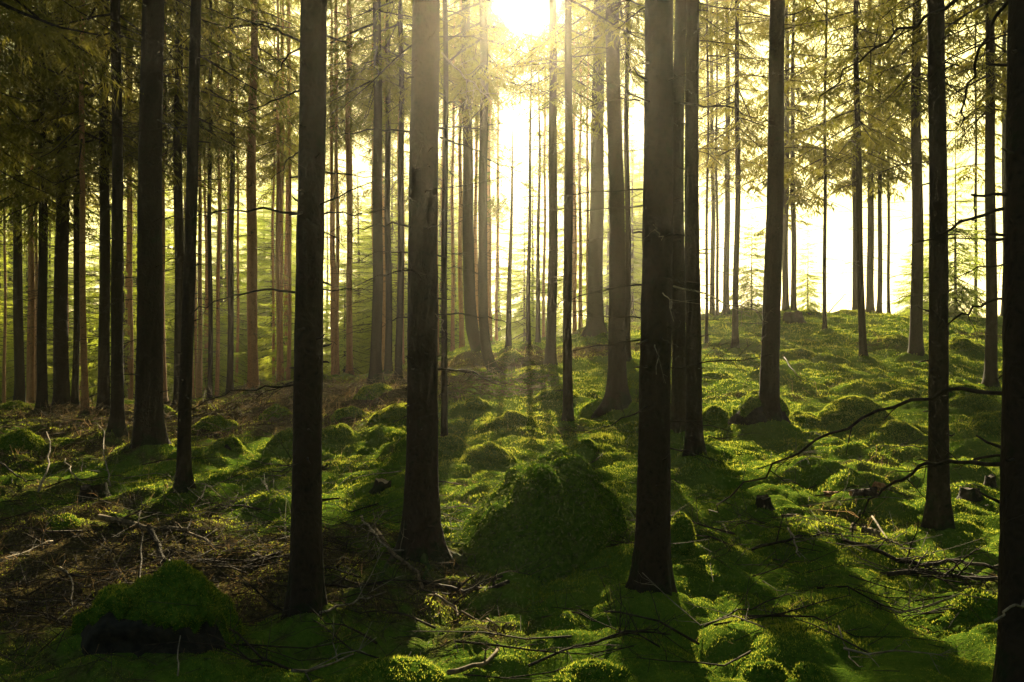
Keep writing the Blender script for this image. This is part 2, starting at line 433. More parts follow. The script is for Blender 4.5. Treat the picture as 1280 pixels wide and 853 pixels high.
tr(786, 784, 456, 8, 120, 'thin dark trunk right of the spruce with the swollen root base')
tr(726, 726, 428, 5, 200, FARC, g='far trunks in light', Y=30)
tr(921, 919, 437, 8, 220, 'thin trunk on the hillside, rightmost of three left of the hazy boulder spruce')
tr(909, 908, 396, 8, 250, 'thin crest trunk, middle of three left of the hazy boulder spruce')
tr(897, 897, 400, 4, 210, 'very thin crest trunk, leftmost of three left of the hazy boulder spruce')
tr(883, 883, 430, 4, 110, 'wiry thin stem standing beside the close pair of trunks')
tr(983, 982, 390, 8, 270, 'left one of two pale hazy crest trunks beside the hazy boulder spruce')
tr(992, 992, 390, 7, 240, 'right one of two pale hazy crest trunks beside the hazy boulder spruce')
tr(1034, 1031, 415, 5, 235, 'thin stem alone in the middle of the blazing sky gap')
tr(1071, 1079, 452, 9, 190, 'trunk with dark foot below the haze, front one of the cluster in the sky gap')
tr(1087, 1088, 392, 9, 215, 'pale hazy crest trunk behind the front one of the sky gap cluster')
tr(1069, 1070, 392, 8, 225, FARR, g='far trunks on the crest', Y=30)
tr(1100, 1099, 390, 6, 235, FARR, g='far trunks on the crest', Y=31)
tr(1112, 1111, 388, 4, 225, FARR, g='far trunks on the crest', Y=32)
tr(1148, 1145, 452, 15, 120, 'stout hazy spruce standing left of the mid-sized dark spruce on the hillside')
tr(1237, 1238, 488, 14, 140, 'spruce standing by mossy boulders just left of the right edge trunk')
tr(1257, 1256, 392, 8, 150, 'thin crest trunk half hidden by the right edge trunk', Y=29)
tr(1219, 1219, 395, 4, 230, FARR, g='far trunks on the crest', Y=32)
_fr = np.random.default_rng(21)
for _x in np.concatenate([_fr.uniform(5, 365, 26), _fr.uniform(412, 745, 32), _fr.uniform(855, 960, 3)]):
    _Y = _fr.uniform(25, 33)
    if 615 < _x < 690: continue
    tr(_x + _fr.normal(0, 1.5), _x, 490 if _x < 480 else 440, _fr.uniform(3.2, 6.5), _fr.uniform(160, 260), FARL if _x < 340 else (FARC if _x < 800 else FARR), g='far trunks in shade' if _x < 340 else ('far trunks in light' if _x < 800 else 'far trunks on the crest'), Y=_Y)
# unseen or half seen neighbours beside the frame
tr(-40, -40, 545, 20, 110, 'spruce beyond the left picture edge', g='spruces beside the view', hid=1)
tr(-110, -110, 600, 26, 170, 'spruce beyond the left picture edge', g='spruces beside the view', hid=1)
tr(-20, -20, 528, 17, 150, 'spruce beyond the left picture edge', g='spruces beside the view', hid=1)
tr(1345, 1345, 480, 14, 60, 'spruce beyond the right picture edge', g='spruces beside the view', hid=1)
tr(1400, 1400, 560, 20, 20, 'spruce beyond the right picture edge', g='spruces beside the view', hid=1)

for t in T:
    if 'Y' in t:
        Y = t['Y']; x = (t['xb'] - CX) / F * Y; p = np.array([x, Y, gz(x, Y)])
    else:
        p = hit(t['xb'], t['yb'])
    t['p'] = p
    t['dia'] = t['w'] / F * p[1]
    t['lean'] = (t['xt'] - t['xb']) / max(t['yb'], 1)          # metres sideways per metre up
    TREE_FEET.append((p[0], p[1], max(0.3, t['dia'] * 1.6)))
for x, y, r in TREE_FEET:
    BUMPS.append((x, y, r * 1.25, r * 1.25, 0.10 + 0.12 * r, 0))

# ------------------------------------------------------------------ boulder data: foot in the photograph, half width and height there
BOULDERS = []
def bd(*a, **k): BOULDERS.append((a, k))
bd(672, 724, 130, 142, 'large leafy moss-covered central mound between the two thick front spruces', 3, 0.98, 1.3, 0.64, 0.09, cone=0.16, shear=0.2, leaves=15000)
bd(186, 846, 112, 90, 'front boulder with dark hollow bare face and green moss cap, beside dry branches', 10, 0.95, 1.0, 0.58, 0.11, hollow=0.35, cone=0.1, shear=0.08, bare_front=2.5)
bd(1070, 527, 42, 28, 'wide mossy boulder with bright lit top, on the slope right of the boulder spruce', 12, 0.8)
bd(952, 531, 35, 38, 'dark bare-sided boulder touching the foot of the hazy boulder spruce', 14, 0.35)
bd(893, 533, 26, 26, 'sunlit mossy hump left of the dark bare-sided boulder', 15, 0.95)
bd(1205, 515, 46, 36, 'large mossy boulder behind the mid-sized dark spruce', 16, 0.75)
bd(1240, 548, 34, 38, 'mossy boulder almost touching the left side of the right edge trunk', 17, 0.8)
bd(1125, 500, 22, 14, 'low mossy boulder between the wide lit one and the large right one', 18, 0.9)
bd(1115, 438, 30, 15, 'far flat mossy boulder with lit rim under the stout hazy spruce', 19, 0.85)
bd(1002, 449, 24, 15, 'far rounded mossy boulder on the slope above the boulder spruce', 20, 0.85)
bd(1200, 446, 32, 18, 'far dark-faced mossy boulder between two hillside spruces', 21, 0.6)
bd(1068, 397, 26, 10, 'flat mossy rock on the bright crest under the sky gap', 22, 0.9)
bd(1010, 396, 18, 10, 'small dark rock on the crest by the pale trunk pair', 23, 0.5)
bd(922, 395, 24, 9, 'low mossy rock on the crest by the three thin trunks', 24, 0.9)
bd(1112, 552, 34, 18, 'low mossy hump on the slope below the wide lit boulder', 25, 0.95)
bd(1000, 535, 30, 16, 'low mossy hump right of the hazy boulder spruce foot', 26, 0.95)
bd(850, 702, 15, 42, 'narrow upright mossy rock just right of the thick front spruce', 27, 0.95)
bd(645, 545, 42, 27, 'bright sunlit mossy hump on the slope behind the central mound', 28, 0.95)
bd(592, 517, 24, 14, 'small sunlit mossy hump behind the mossy-rooted thick spruce', 29, 0.95)
bd(700, 500, 26, 14, 'mossy hump between the two straight mid-distance spruces', 30, 0.9)
bd(672, 480, 28, 18, 'mossy hump with dark side left of the spruce among moss humps', 31, 0.8)
bd(665, 470, 18, 10, 'little mossy hump high on the slope under the thin dark stem', 32, 0.9)
bd(470, 500, 26, 18, 'mossy stone at the feet of the three close trunks', 33, 0.85)
bd(500, 525, 30, 13, 'flat lit mossy hump in front of the three close trunks', 34, 0.95)
bd(420, 553, 24, 22, 'mossy boulder just right behind the dark spruce with bare side twigs', 35, 0.9)
bd(366, 563, 26, 24, 'mossy boulder just left behind the dark spruce with bare side twigs', 36, 0.85)
bd(270, 545, 30, 20, 'lit green mossy boulder right of the slender black leaning trunk', 37, 0.8)
bd(283, 572, 24, 20, 'dark bare boulder with little moss below the lit green one', 38, 0.3)
bd(250, 580, 22, 16, 'dark rock behind the slender black leaning trunk', 39, 0.3)
bd(24, 566, 28, 20, 'rounded mossy boulder at the left edge below the brown litter strip', 40, 0.9)
bd(78, 558, 22, 8, 'flat mossy stone beside the left edge boulder', 41, 0.95)
bd(345, 528, 22, 16, 'mossy stone with lit top beyond the lit green boulder', 42, 0.85)
bd(205, 520, 14, 10, 'small lit mossy stone behind the thickest left trunk', 43, 0.95)
bd(22, 514, 26, 12, 'sunlit mossy stone under the leftmost far trunk', 44, 0.95)
bd(735, 578, 32, 32, 'dark brown needle-covered anthill on top behind the central mound', 45, 0.12, name='anthill', cat='anthill', group='anthill', bare='rot')
bd(498, 866, 50, 17, 'dark mossy hump at the bottom beside the sunlit patch', 46, 0.9)
bd(740, 874, 42, 16, 'rounded green mossy hump at the bottom below the thick front spruce', 47, 0.9)
bd(1008, 872, 26, 26, 'bright green moss cushion at the bottom, right one of two', 48, 0.98)
bd(958, 862, 26, 16, 'moss cushion at the bottom, left one of two', 49, 0.98)
bd(1225, 775, 30, 22, 'mossy hump beside the lower part of the right edge trunk', 50, 0.85)
bd(75, 664, 18, 6, 'small dark-green moss cushion in the dry litter left of the fallen log', 51, 0.9)
bd(610, 575, 26, 14, 'mossy hump left behind the central mound', 52, 0.95)
bd(560, 560, 20, 12, 'small mossy hump at the thin dark trunk foot', 53, 0.95)
bd(1150, 545, 24, 14, 'lit mossy hump left behind the mid-sized dark spruce', 54, 0.95)
bd(440, 525, 26, 12, 'flat mossy hump in front of the brown brush strip', 55, 0.95)
bd(640, 452, 16, 10, 'small mossy rock on the ridge under the bowed stem', 56, 0.9)

_skirts = []
for a_, k_ in BOULDERS:
    p = hit(a_[0], a_[1]); rx = a_[2] / F * p[1]; H_ = a_[3] / F * p[1]; ry = rx * (a_[7] if len(a_) > 7 else 0.9)
    k_['foot'] = p
    _skirts.append((p[0] * (p[1] + ry * 0.8) / p[1], p[1] + ry * 0.8, rx * 1.9, ry * 1.8, min(0.42 * H_, 0.22) if H_ < 0.4 else 0.06, 0))
BUMPS += _skirts

# ------------------------------------------------------------------ ground sheet
ys = np.concatenate([-np.geomspace(300, 3, 16), np.linspace(-2, 1.6, 12), np.geomspace(1.75, 44, 430), np.geomspace(46, 900, 30)])
un = np.linspace(-0.72, 0.72, 520)
uo = np.geomspace(0.75, 60, 26)
us = np.concatenate([-uo[::-1], un, uo])
GX = us[None, :] * (np.maximum(ys, 0)[:, None] + 1.5) * np.where(np.abs(us) > 0.72, np.clip(14.0 / (np.maximum(ys, 0)[:, None] + 1.5), 0.0, 1.0) ** np.where(np.abs(us) > 5, 1, 0)[None, :], 1)
GX = np.maximum.accumulate(GX, axis=1)
GY = np.repeat(ys[:, None], len(us), 1)
gx, gy = GX.ravel(), GY.ravel()
gzv = ground_z(gx, gy)
nr, nc = GX.shape
i = np.arange(nr * nc).reshape(nr, nc)
gf = np.stack([i[:-1, :-1], i[:-1, 1:], i[1:, 1:], i[1:, :-1]], -1).reshape(-1, 4)
g_me = new_mesh('ground', np.stack([gx, gy, gzv], 1), [gf], [GROUND], attrs={'litter': litter(gx, gy)})
tag(link('ground', g_me), 'uneven moss-covered forest floor rising to the right', None, None, 'structure')

# ------------------------------------------------------------------ tubes, branches, trunks
def tube(P, rad, sides=6, cap=True):
    P = np.asarray(P, float); n = len(P); rad = np.broadcast_to(np.asarray(rad, float), (n,))
    t = np.gradient(P, axis=0); t /= np.linalg.norm(t, axis=1, keepdims=True) + 1e-9
    ref = np.array([0, 0, 1.0]) if abs(t[:, 2]).mean() < 0.8 else np.array([1.0, 0, 0])
    a = np.cross(t, ref); a /= np.linalg.norm(a, axis=1, keepdims=True) + 1e-9
    b = np.cross(t, a)
    th = np.arange(sides) * 2 * math.pi / sides
    V = P[:, None, :] + rad[:, None, None] * (np.cos(th)[None, :, None] * a[:, None, :] + np.sin(th)[None, :, None] * b[:, None, :])
    V = V.reshape(-1, 3)
    i = np.arange(n * sides).reshape(n, sides); j = np.roll(i, -1, axis=1)
    Fq = np.stack([i[:-1], j[:-1], j[1:], i[1:]], -1).reshape(-1, 4)
    Ft = np.zeros((0, 3), int)
    if cap:
        V = np.concatenate([V, P[:1], P[-1:]]); c0, c1 = n * sides, n * sides + 1
        Ft = np.concatenate([np.stack([j[0], i[0], np.full(sides, c0)], -1), np.stack([i[-1], j[-1], np.full(sides, c1)], -1)])
    return V, Fq, Ft

class Acc:
    def __init__(s): s.V, s.Q, s.T, s.n = [], [], [], 0
    def add(s, V, Q, Tt):
        s.V.append(V); s.Q.append(Q + s.n); s.T.append(Tt + s.n); s.n += len(V)
    def mesh(s, name, m, smooth=True): return new_mesh(name, np.concatenate(s.V), [np.concatenate(s.Q), np.concatenate(s.T)], [m], smooth=smooth)

def smooth_path(P, k=4):
    P = np.asarray(P, float); n = len(P)
    if n < 3: return np.array([P[0] + (P[-1] - P[0]) * t for t in np.linspace(0, 1, k + 1)])
    E = np.concatenate([[2 * P[0] - P[1]], P, [2 * P[-1] - P[-2]]]); out = []
    for s in range(n - 1):
        p0, p1, p2, p3 = E[s:s + 4]
        for t in np.arange(k) / k:
            out.append(0.5 * (2 * p1 + (p2 - p0) * t + (2 * p0 - 5 * p1 + 4 * p2 - p3) * t * t + (3 * p1 - p0 - 3 * p2 + p3) * t ** 3))
    out.append(P[-1]); return np.array(out)

def twiggy(A, P, r0, r1, rr, side=5, twig=(0.12, 0.4), nt=6, sub=True, up=0.2):
    """a crooked stem along P with thinner side twigs"""
    n = len(P)
    P = np.array(P, float)
    L = np.linalg.norm(np.diff(P, axis=0), axis=1).sum()
    jit = rr.normal(0, 0.008 + 0.006 * L, (n, 3)); jit[0] = 0
    P = P + jit * np.linspace(0.2, 1, n)[:, None]
    A.add(*tube(P, np.linspace(r0, r1, n), side))
    for _ in range(nt):
        s = rr.uniform(0.2, 0.97) * (n - 1); k = min(int(s), n - 2); f = s - k
        o = P[k] * (1 - f) + P[k + 1] * f; d = P[k + 1] - P[k]; d /= np.linalg.norm(d) + 1e-9
        v = rr.normal(0, 1, 3); v -= v.dot(d) * d; v /= np.linalg.norm(v) + 1e-9
        v = d * rr.uniform(0.35, 0.9) + v; v[2] += rr.uniform(-0.25, up); v /= np.linalg.norm(v)
        l = rr.uniform(*twig) * (1.15 - 0.6 * s / n)
        m = 5; q = o + np.linspace(0, 1, m)[:, None] * v * l + rr.normal(0, 0.03 * l, (m, 3)) * np.linspace(0, 1, m)[:, None]
        q[:, 2] += rr.uniform(-0.12, 0.05) * l * np.linspace(0, 1, m) ** 2
        rt = max(0.0012, (r0 + (r1 - r0) * s / n) * 0.5)
        A.add(*tube(q, np.linspace(rt, rt * 0.4, m), 4, False))
        if sub:
            for _ in range(rr.integers(1, 4)):
                k2 = rr.integers(1, m - 1); w = v + rr.normal(0, 0.6, 3); w /= np.linalg.norm(w)
                q2 = q[k2] + np.linspace(0, 1, 3)[:, None] * w * l * rr.uniform(0.2, 0.45)
                A.add(*tube(q2, np.linspace(rt * 0.6, rt * 0.3, 3), 3, False))

def trunk_mesh(dia, H, lean, seed, sides=18, near=False, flare=1.0, sweep=0.0, wig=0.018):
    rr = np.random.default_rng(seed)
    hs = np.concatenate([[-0.35, -0.15], np.linspace(0, 0.6, 14 if near else 8), np.linspace(0.7, 7, 120 if near else 14), np.linspace(8, H, 12)])
    th = np.arange(sides) * 2 * math.pi / sides
    r = dia / 2 * np.clip(1 - 0.92 * np.maximum(hs, 0) / H, 0.04, 1) ** 0.85
    r *= 1.0 + 0.04 * np.clip(1.3 - hs, 0, 2)
    fl = np.exp(-np.maximum(hs, -0.1) / (0.13 + 0.25 * dia)) * flare
    ph = rr.uniform(0, 6.28, 3)
    lob = 0.5 + 0.5 * np.cos(th[None, :] * 5 + ph[0]) * 0.6 + 0.25 * np.cos(th[None, :] * 3 + ph[1])
    rad = r[:, None] * (1 + fl[:, None] * (0.25 + 0.75 * lob))
    ux, uy = np.cos(th)[None, :], np.sin(th)[None, :]
    nz = vnoise(th[None, :] * 3.2 + ph[2] + 0 * hs[:, None], hs[:, None] * 5 + 0 * th[None, :], seed) + 0.6 * vnoise(th[None, :] * 6 + 0 * hs[:, None], hs[:, None] * 14 + 0 * th[None, :], seed + 3)
    rad = rad * (1 + 0.035 * nz + (0.02 * vnoise(th[None, :] * 9 + 0 * hs[:, None], hs[:, None] * 31 + 0 * th[None, :], seed + 6) if near else 0))
    cxo = lean * np.maximum(hs, 0) + wig * (np.sin(hs * 0.55 + ph[0]) + 0.66 * np.sin(hs * 1.4 + ph[1]) - math.sin(ph[0]) - 0.66 * math.sin(ph[1]))
    cxo = cxo + sweep * np.exp(-np.maximum(hs, 0) / 0.45)
    cyo = 0.025 * np.sin(hs * 0.5 + ph[1]) - 0.025 * math.sin(ph[1])
    V = np.stack([cxo[:, None] + rad * ux, cyo[:, None] + rad * uy, hs[:, None] + 0 * ux], -1).reshape(-1, 3)
    n = len(hs); i = np.arange(n * sides).reshape(n, sides); j = np.roll(i, -1, 1)
    Q = np.stack([i[:-1], j[:-1], j[1:], i[1:]], -1).reshape(-1, 4)
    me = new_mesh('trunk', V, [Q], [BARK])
    return me, (lambda h: (float(np.interp(h, hs, cxo)), float(np.interp(h, hs, cyo)), float(np.interp(h, hs, r))))

# ---- live spruce boughs: templates of needle-bearing twigs, kites of one quad each
def kites(O, D, L, W, nrm):
    O, D = np.asarray(O, float), np.asarray(D, float)
    s = np.cross(D, nrm); s /= np.linalg.norm(s, axis=1, keepdims=True) + 1e-9
    L, W = np.asarray(L)[:, None], np.asarray(W)[:, None]
    return np.stack([O, O + D * L * 0.35 + s * W / 2, O + D * L, O + D * L * 0.35 - s * W / 2], 1)

def bough(rr, fine, k=1.0):
    """bough of length 1 along +X"""
    O, D, L, W = [], [], [], []
    step = 0.044 * k if fine else 0.085
    s = 0.12
    while s < 1.0:
        z = -0.16 * s ** 1.6 + 0.10 * s ** 4
        for sd in (-1, 1):
            if rr.random() < 0.12: continue
            a = R(rr.uniform(38, 68)); l = (0.42 * (1 - s) ** 0.7 + 0.07) * rr.uniform(0.6, 1.15) * min(1, 0.35 + s * 2.2)
            d = np.array([math.cos(a), sd * math.sin(a), -rr.uniform(0.15, 0.75)]); d /= np.linalg.norm(d)
            o = np.array([s, 0, z])
            O.append(o); D.append(d); L.append(l); W.append(0.014 * k if fine else 0.045)
            if fine:
                q = 0.2
                while q < 0.95:
                    for s2 in (-1, 1):
                        if rr.random() < 0.2: continue
                        e = d + s2 * 0.8 * np.array([-d[1], d[0], 0]) + np.array([0, 0, -rr.uniform(0.1, 0.9)]) + rr.normal(0, 0.15, 3); e /= np.linalg.norm(e)
                        O.append(o + d * l * q); D.append(e); L.append(k * rr.uniform(0.05, 0.11) * (1.1 - 0.5 * q)); W.append(k * rr.uniform(0.008, 0.014))
                    q += 0.042 * k / l
            else:
                for q in (0.3, 0.6, 0.85):
                    for s2 in (-1, 1):
                        e = d + s2 * 0.8 * np.array([-d[1], d[0], 0]) + np.array([0, 0, -rr.uniform(0.1, 0.9)]); e /= np.linalg.norm(e)
                        O.append(o + d * l * q); D.append(e); L.append(rr.uniform(0.08, 0.16)); W.append(rr.uniform(0.022, 0.036))
        s += step * rr.uniform(0.8, 1.2)
    O, D = np.array(O), np.array(D)
    nr_ = rr.normal(0, 0.7, (len(O), 3)) + np.array([0, 0, 1.0])
    K = kites(O, D, np.array(L), np.array(W), nr_)
    # bough wood: a chain of two crossed ribbons
    ss = np.linspace(0, 1, 6); c = np.stack([ss, 0 * ss, -0.16 * ss ** 1.6 + 0.10 * ss ** 4], 1)
    wd = []
    for k in range(5):
        w0, w1 = 0.009 * (1 - ss[k]) + 0.002, 0.009 * (1 - ss[k + 1]) + 0.002
        for v in (np.array([0, 1, 0.]), np.array([0, 0, 1.])):
            wd.append([c[k] - v * w0, c[k + 1] - v * w1, c[k + 1] + v * w1, c[k] + v * w0])
    return K, np.array(wd)
_rb = np.random.default_rng(5)
FINE = [bough(_rb, True) for _ in range(7)]
LONG = [bough(_rb, True, 0.55) for _ in range(5)]
COARSE = [bough(_rb, False) for _ in range(7)]

# openings in the canopy: (point, radius at the point, widening per metre): light reaches the point from the sun through them
GAPS = [(np.array([0, 0, EYE]), 0.15, 0.030)]
def gap(px, py, r):
    GAPS.append((hit(px, py), r, 0.004))
gap(560, 795, 0.62); gap(610, 845, 0.5); gap(452, 778, 0.3)
gap(585, 628, 0.4); gap(640, 575, 0.28); gap(655, 535, 0.45); gap(705, 500, 0.4)
gap(575, 520, 0.4); gap(480, 520, 0.5); gap(90, 527, 1.3); gap(20, 514, 1.0); gap(150, 532, 0.7); gap(300, 515, 0.4); gap(250, 560, 0.25); gap(420, 545, 0.3)
gap(895, 530, 0.3); gap(905, 440, 0.6); gap(1000, 400, 1.0); gap(1060, 405, 1.0); gap(1150, 400, 1.0); gap(1210, 480, 0.5); gap(1230, 450, 0.5); gap(920, 610, 0.2); gap(1140, 560, 0.25)

for _g in ((150, 645, .55), (300, 640, .5), (430, 620, .45), (60, 700, .4), (240, 560, .5), (330, 560, .45), (460, 545, .5), (540, 545, .4), (100, 590, .5), (20, 600, .4), (340, 700, .3), (250, 700, .3),
           (930, 590, .35), (1060, 590, .3), (1110, 620, .25), (990, 700, .22), (870, 640, .25), (1010, 480, .6), (1120, 470, .6), (700, 560, .3)): gap(*_g)
def gap_at(px, py, Y, r): GAPS.append((at(px, py, Y), r, 0.004))
for _g in ((572, 640, 7.9, .22), (592, 622, 8.1, .22), (612, 605, 8.3, .22), (635, 590, 8.4, .2), (660, 578, 8.5, .2), (520, 690, 6.7, .2), (556, 690, 6.7, .2)): gap_at(*_g)
for _g in ((700, 690, .3), (880, 720, .3), (960, 800, .3), (1080, 760, .35), (1180, 690, .3), (780, 820, .25), (1000, 610, .35), (1200, 600, .4), (680, 800, .2)): gap(*_g)
def carve(C):
    keep = np.ones(len(C), bool)
    for p, r, w in GAPS:
        d = C - p; al = d @ S; q = np.linalg.norm(d - al[:, None] * S[None, :], axis=1)
        keep &= ~((al > 2) & (q < r + w * al))
    return keep

def crown_mesh(base, path, cb, H, n, Lmax, seed, fine, needles, thin=0.0, nocarve=False):
    rr = np.random.default_rng(seed)
    Ks, Ws = [], []
    lib = (LONG if Lmax > 2.65 else FINE) if fine else COARSE
    hh = np.sort(cb + (H - cb) * rr.random(n) ** 1.15)
    az = np.cumsum(rr.uniform(1.6, 3.0, n))
    for h, a in zip(hh, az):
        t = (h - cb) / (H - cb)
        L = Lmax * (0.12 + 0.88 * (1 - t) ** 0.75) * min(1.0, 0.55 + t * 5) * rr.uniform(0.65, 1.15)
        pit = R(-24 + 48 * t + rr.uniform(-9, 9))
        K, Wd = lib[rr.integers(len(lib))]
        if thin and t < 0.35: K = K[rr.random(len(K)) > thin]
        ca, sa, cp, sp = math.cos(a), math.sin(a), math.cos(pit), math.sin(pit)
        M = np.array([[ca * cp, -sa, -ca * sp], [sa * cp, ca, -sa * sp], [sp, 0, cp]]) * L
        x, y, r = path(h); o = np.array([x + ca * r * 0.5, y + sa * r * 0.5, h])
        Ks.append(K @ M.T + o); Ws.append(Wd @ M.T + o)
    K, Wd = np.concatenate(Ks), np.concatenate(Ws)
    if not nocarve:
        K = K[carve(K.mean(1) + base)]; Wd = Wd[carve(Wd.mean(1) + base)]
    A = np.concatenate([K, Wd]); V = A.reshape(-1, 3); Q = np.arange(len(V)).reshape(-1, 4)
    mi = np.concatenate([np.zeros(len(K), int), np.ones(len(Wd), int)])
    return new_mesh('crown', V, [Q], [needles, TWIG], mi, smooth=False)

def dead_branch(base, path, h, az, L, seed, rr, detail, m=None):
    x, y, r = path(h); d = np.array([math.cos(az), math.sin(az), rr.uniform(-0.25, 0.2)])
    n = 8 if detail else 5
    s = np.linspace(0, 1, n)[:, None]
    o = np.array([x, y, h]) + d * r * 0.7
    P = o + d * L * s; P[:, 2] += (rr.uniform(-0.3, 0.1) * L * s[:, 0] ** 1.8); P[:, :2] += (rr.uniform(-0.2, 0.2) * L * s ** 2) * np.array([[-d[1], d[0]]])
    A = Acc(); r0 = 0.0035 + 0.0042 * L
    twiggy(A, P, r0, 0.0016 if detail else 0.003, rr, 5 if detail else 4, (0.1, 0.3 + 0.12 * L), int(3 + 5 * L) if detail else int(2 + 3 * L), detail)
    return A.mesh('dead_branch', m or TWIG)

NFINE = 0
def build_tree(t, k):
    global NFINE
    p = t['p']; Y = p[1]; rr = np.random.default_rng(100 + k)
    root = empty('spruce_tree', p)
    tag(root, t['label'], 'tree', t.get('g', 'spruce trees of the stand'))
    H = min(27, 15 + t['dia'] * 22) * rr.uniform(0.93, 1.07)
    H = t.get('H', H)
    far_thin = t['w'] < 7 and Y > 24
    near = Y < 9
    sweep = 0.0
    if 'curve' in t['label']: sweep = 0.35
    fl = 1.5 if ('flare' in t['label'] or 'swollen' in t['label']) else (0.9 if Y > 9 else 1.0)
    me, path = trunk_mesh(t['dia'], H, t['lean'], 300 + k, 44 if near else (24 if Y < 14 else (18 if Y < 20 else 12)), Y < 14, fl, sweep, min(0.02, 0.0013 * Y))
    if any(w in t['label'] for w in ('brown', 'orange', 'glowing')): me.materials[0] = BARK_GLOW  # these stems get the bark whose colour includes the haze glow
    link('trunk', me, root)
    cb = EYE + (CY - t['cby']) / F * Y - p[2]
    cb = min(max(cb, 2.2), H * 0.62)
    hid = 'hid' in t
    fine = (9 < Y < 31 and not hid) or (hid and t['xb'] < 0)
    n = int(34 + (H - cb) * 3.0) if not near else int(20 + (H - cb) * 1.6)
    Lm = min(3.0, 1.2 + t['dia'] * 5.5)
    if far_thin: n = int(n * 0.75)
    if t['xb'] > 880: n = int(n * 1.15); Lm = max(Lm, 1.9)
    if t['xb'] < 260: n = int(n * (1.6 if t['w'] > 9 else 0.8)); Lm = 2.7 if hid else max(Lm, 2.0)
    crown = link('crown', crown_mesh(p, path, cb, H, n, Lm, 500 + k, fine, NEEDLES, 0.35), root)
    # dead lower branches
    if Y < 10: nb, Ls, det = 20, (0.25, 1.0), True
    elif Y < 17: nb, Ls, det = 34, (0.25, 1.3), True
    elif Y < 33: nb, Ls, det = 20, (0.3, 1.4), False
    else: nb = 0
    if hid: nb = 0
    lo = 0.9 if Y < 20 else 1.4
    hi = min(cb + 0.5, EYE + CY / F * Y + 1.0)
    for q in range(nb):
        h = rr.uniform(lo, max(lo + 0.5, hi)); az = rr.uniform(0, 6.283)
        L = rr.uniform(*Ls) * (0.45 + 0.55 * min(1, h / 4))
        link('dead_branch', dead_branch(p, path, h, az, L, 0, rr, det), root)
    t['root'], t['path'] = root, path
    if Y < 9 and 'flare' in t['label']:
        a0 = rr.uniform(0, 6.28); nr_ = int(rr.integers(5, 8))
        for q in range(nr_):
            a = a0 + q * 6.283 / nr_ + rr.normal(0, 0.25); Lr = rr.uniform(0.9, 2.6) * t['dia'] + 0.08
            s_ = np.linspace(0, 1, 9); r_ = t['dia'] * 0.42 + Lr * s_; aa = a + rr.normal(0, 0.35) * s_ ** 1.5 + 0.12 * np.sin(s_ * 7 + a)
            X, Yy = r_ * np.cos(aa), r_ * np.sin(aa)
            rad = t['dia'] * (0.20 * (1 - s_) ** 1.2 + 0.035)
            Z = ground_z(X + p[0], Yy + p[1]) - p[2] + 0.22 * t['dia'] * np.exp(-s_ * 5) - rad * (0.45 + 0.9 * s_)
            V_, Q_, T_ = tube(np.stack([X, Yy, Z], 1), rad, 8)
            V_ = V_ + (vnoise3(V_ * 22, k)[:, None]) * 0.006
            link('root', new_mesh('root', V_, [Q_, T_], [BARK_ROOT]), root)
    if Y < 15.5 and not hid:
        for q in range(26 if Y < 9 else 14):       # broken snags
            h = rr.uniform(0.5, min(cb, EYE + CY / F * Y + 0.6)); a = rr.uniform(0, 6.28); x_, y_, r_ = path(h)
            d = np.array([math.cos(a), math.sin(a), rr.uniform(-0.3, 0.4)]); L = rr.uniform(0.03, 0.13)
            o = np.array([x_, y_, h]) + d * r_ * 0.8
            A = Acc(); A.add(*tube(np.array([o, o + d * (r_ * 0.2 + L * 0.6), o + d * (r_ * 0.2 + L) + rr.normal(0, 0.01, 3)]), [0.008, 0.006, 0.0035], 5))
            link('snag', A.mesh('snag', TWIG), root)

for k, t in enumerate(T): build_tree(t, k)

# explicit bare branches of the near trunks: pixel poly-lines with a depth at each end
def px_branch(t, pts, y1, r0, r1=0.002, nt=6, m=None, twig=(0.1, 0.35), seed=0):
    rr = np.random.default_rng(900 + seed)
    Y0 = t['p'][1]; n = len(pts)
    P = np.array([at(px, py, Y0 + (y1 - Y0) * q / (n - 1)) for q, (px, py) in enumerate(pts)]) - t['p']
    A = Acc(); twiggy(A, smooth_path(P, 4), r0, r1, rr, 6, twig, nt)
    link('dead_branch', A.mesh('dead_branch', m or TWIG), t['root'])
A1, A2, A3, A4 = T[0], T[1], T[2], T[3]
px_branch(A1, [(376, 268), (330, 263), (285, 263), (235, 270), (190, 277)], 5.6, 0.008, seed=1)
px_branch(A1, [(376, 366), (330, 362), (290, 371), (250, 385), (222, 402)], 5.3, 0.0075, seed=2)
px_branch(A1, [(374, 480), (330, 485), (290, 492), (250, 505), (215, 520)], 5.2, 0.006, seed=3)
px_branch(A1, [(376, 52), (345, 38), (310, 24), (262, 14)], 5.5, 0.008, seed=4)
px_branch(A1, [(376, 60), (358, 72), (347, 90), (343, 108)], 5.0, 0.006, nt=2, seed=5)
px_branch(A1, [(374, 190), (360, 200), (352, 212), (340, 224)], 4.7, 0.005, nt=2, seed=6)
px_branch(A1, [(404, 268), (425, 264), (450, 268), (490, 262)], 5.4, 0.006, seed=7)
px_branch(A1, [(404, 362), (425, 363), (455, 358)], 5.3, 0.005, nt=3, seed=8)
px_branch(A2, [(520, 165), (480, 162), (450, 164), (415, 176)], 7.0, 0.009, seed=9)
px_branch(A2, [(520, 286), (490, 280), (455, 284), (420, 298)], 6.9, 0.008, seed=10)
px_branch(A2, [(520, 318), (480, 314), (440, 326)], 6.0, 0.007, seed=11)
px_branch(A2, [(550, 46), (590, 46), (630, 52)], 7.0, 0.006, nt=4, seed=12)
px_branch(A2, [(552, 66), (575, 90), (600, 112), (612, 130)], 6.0, 0.007, nt=8, m=TWIG_PALE, seed=13)
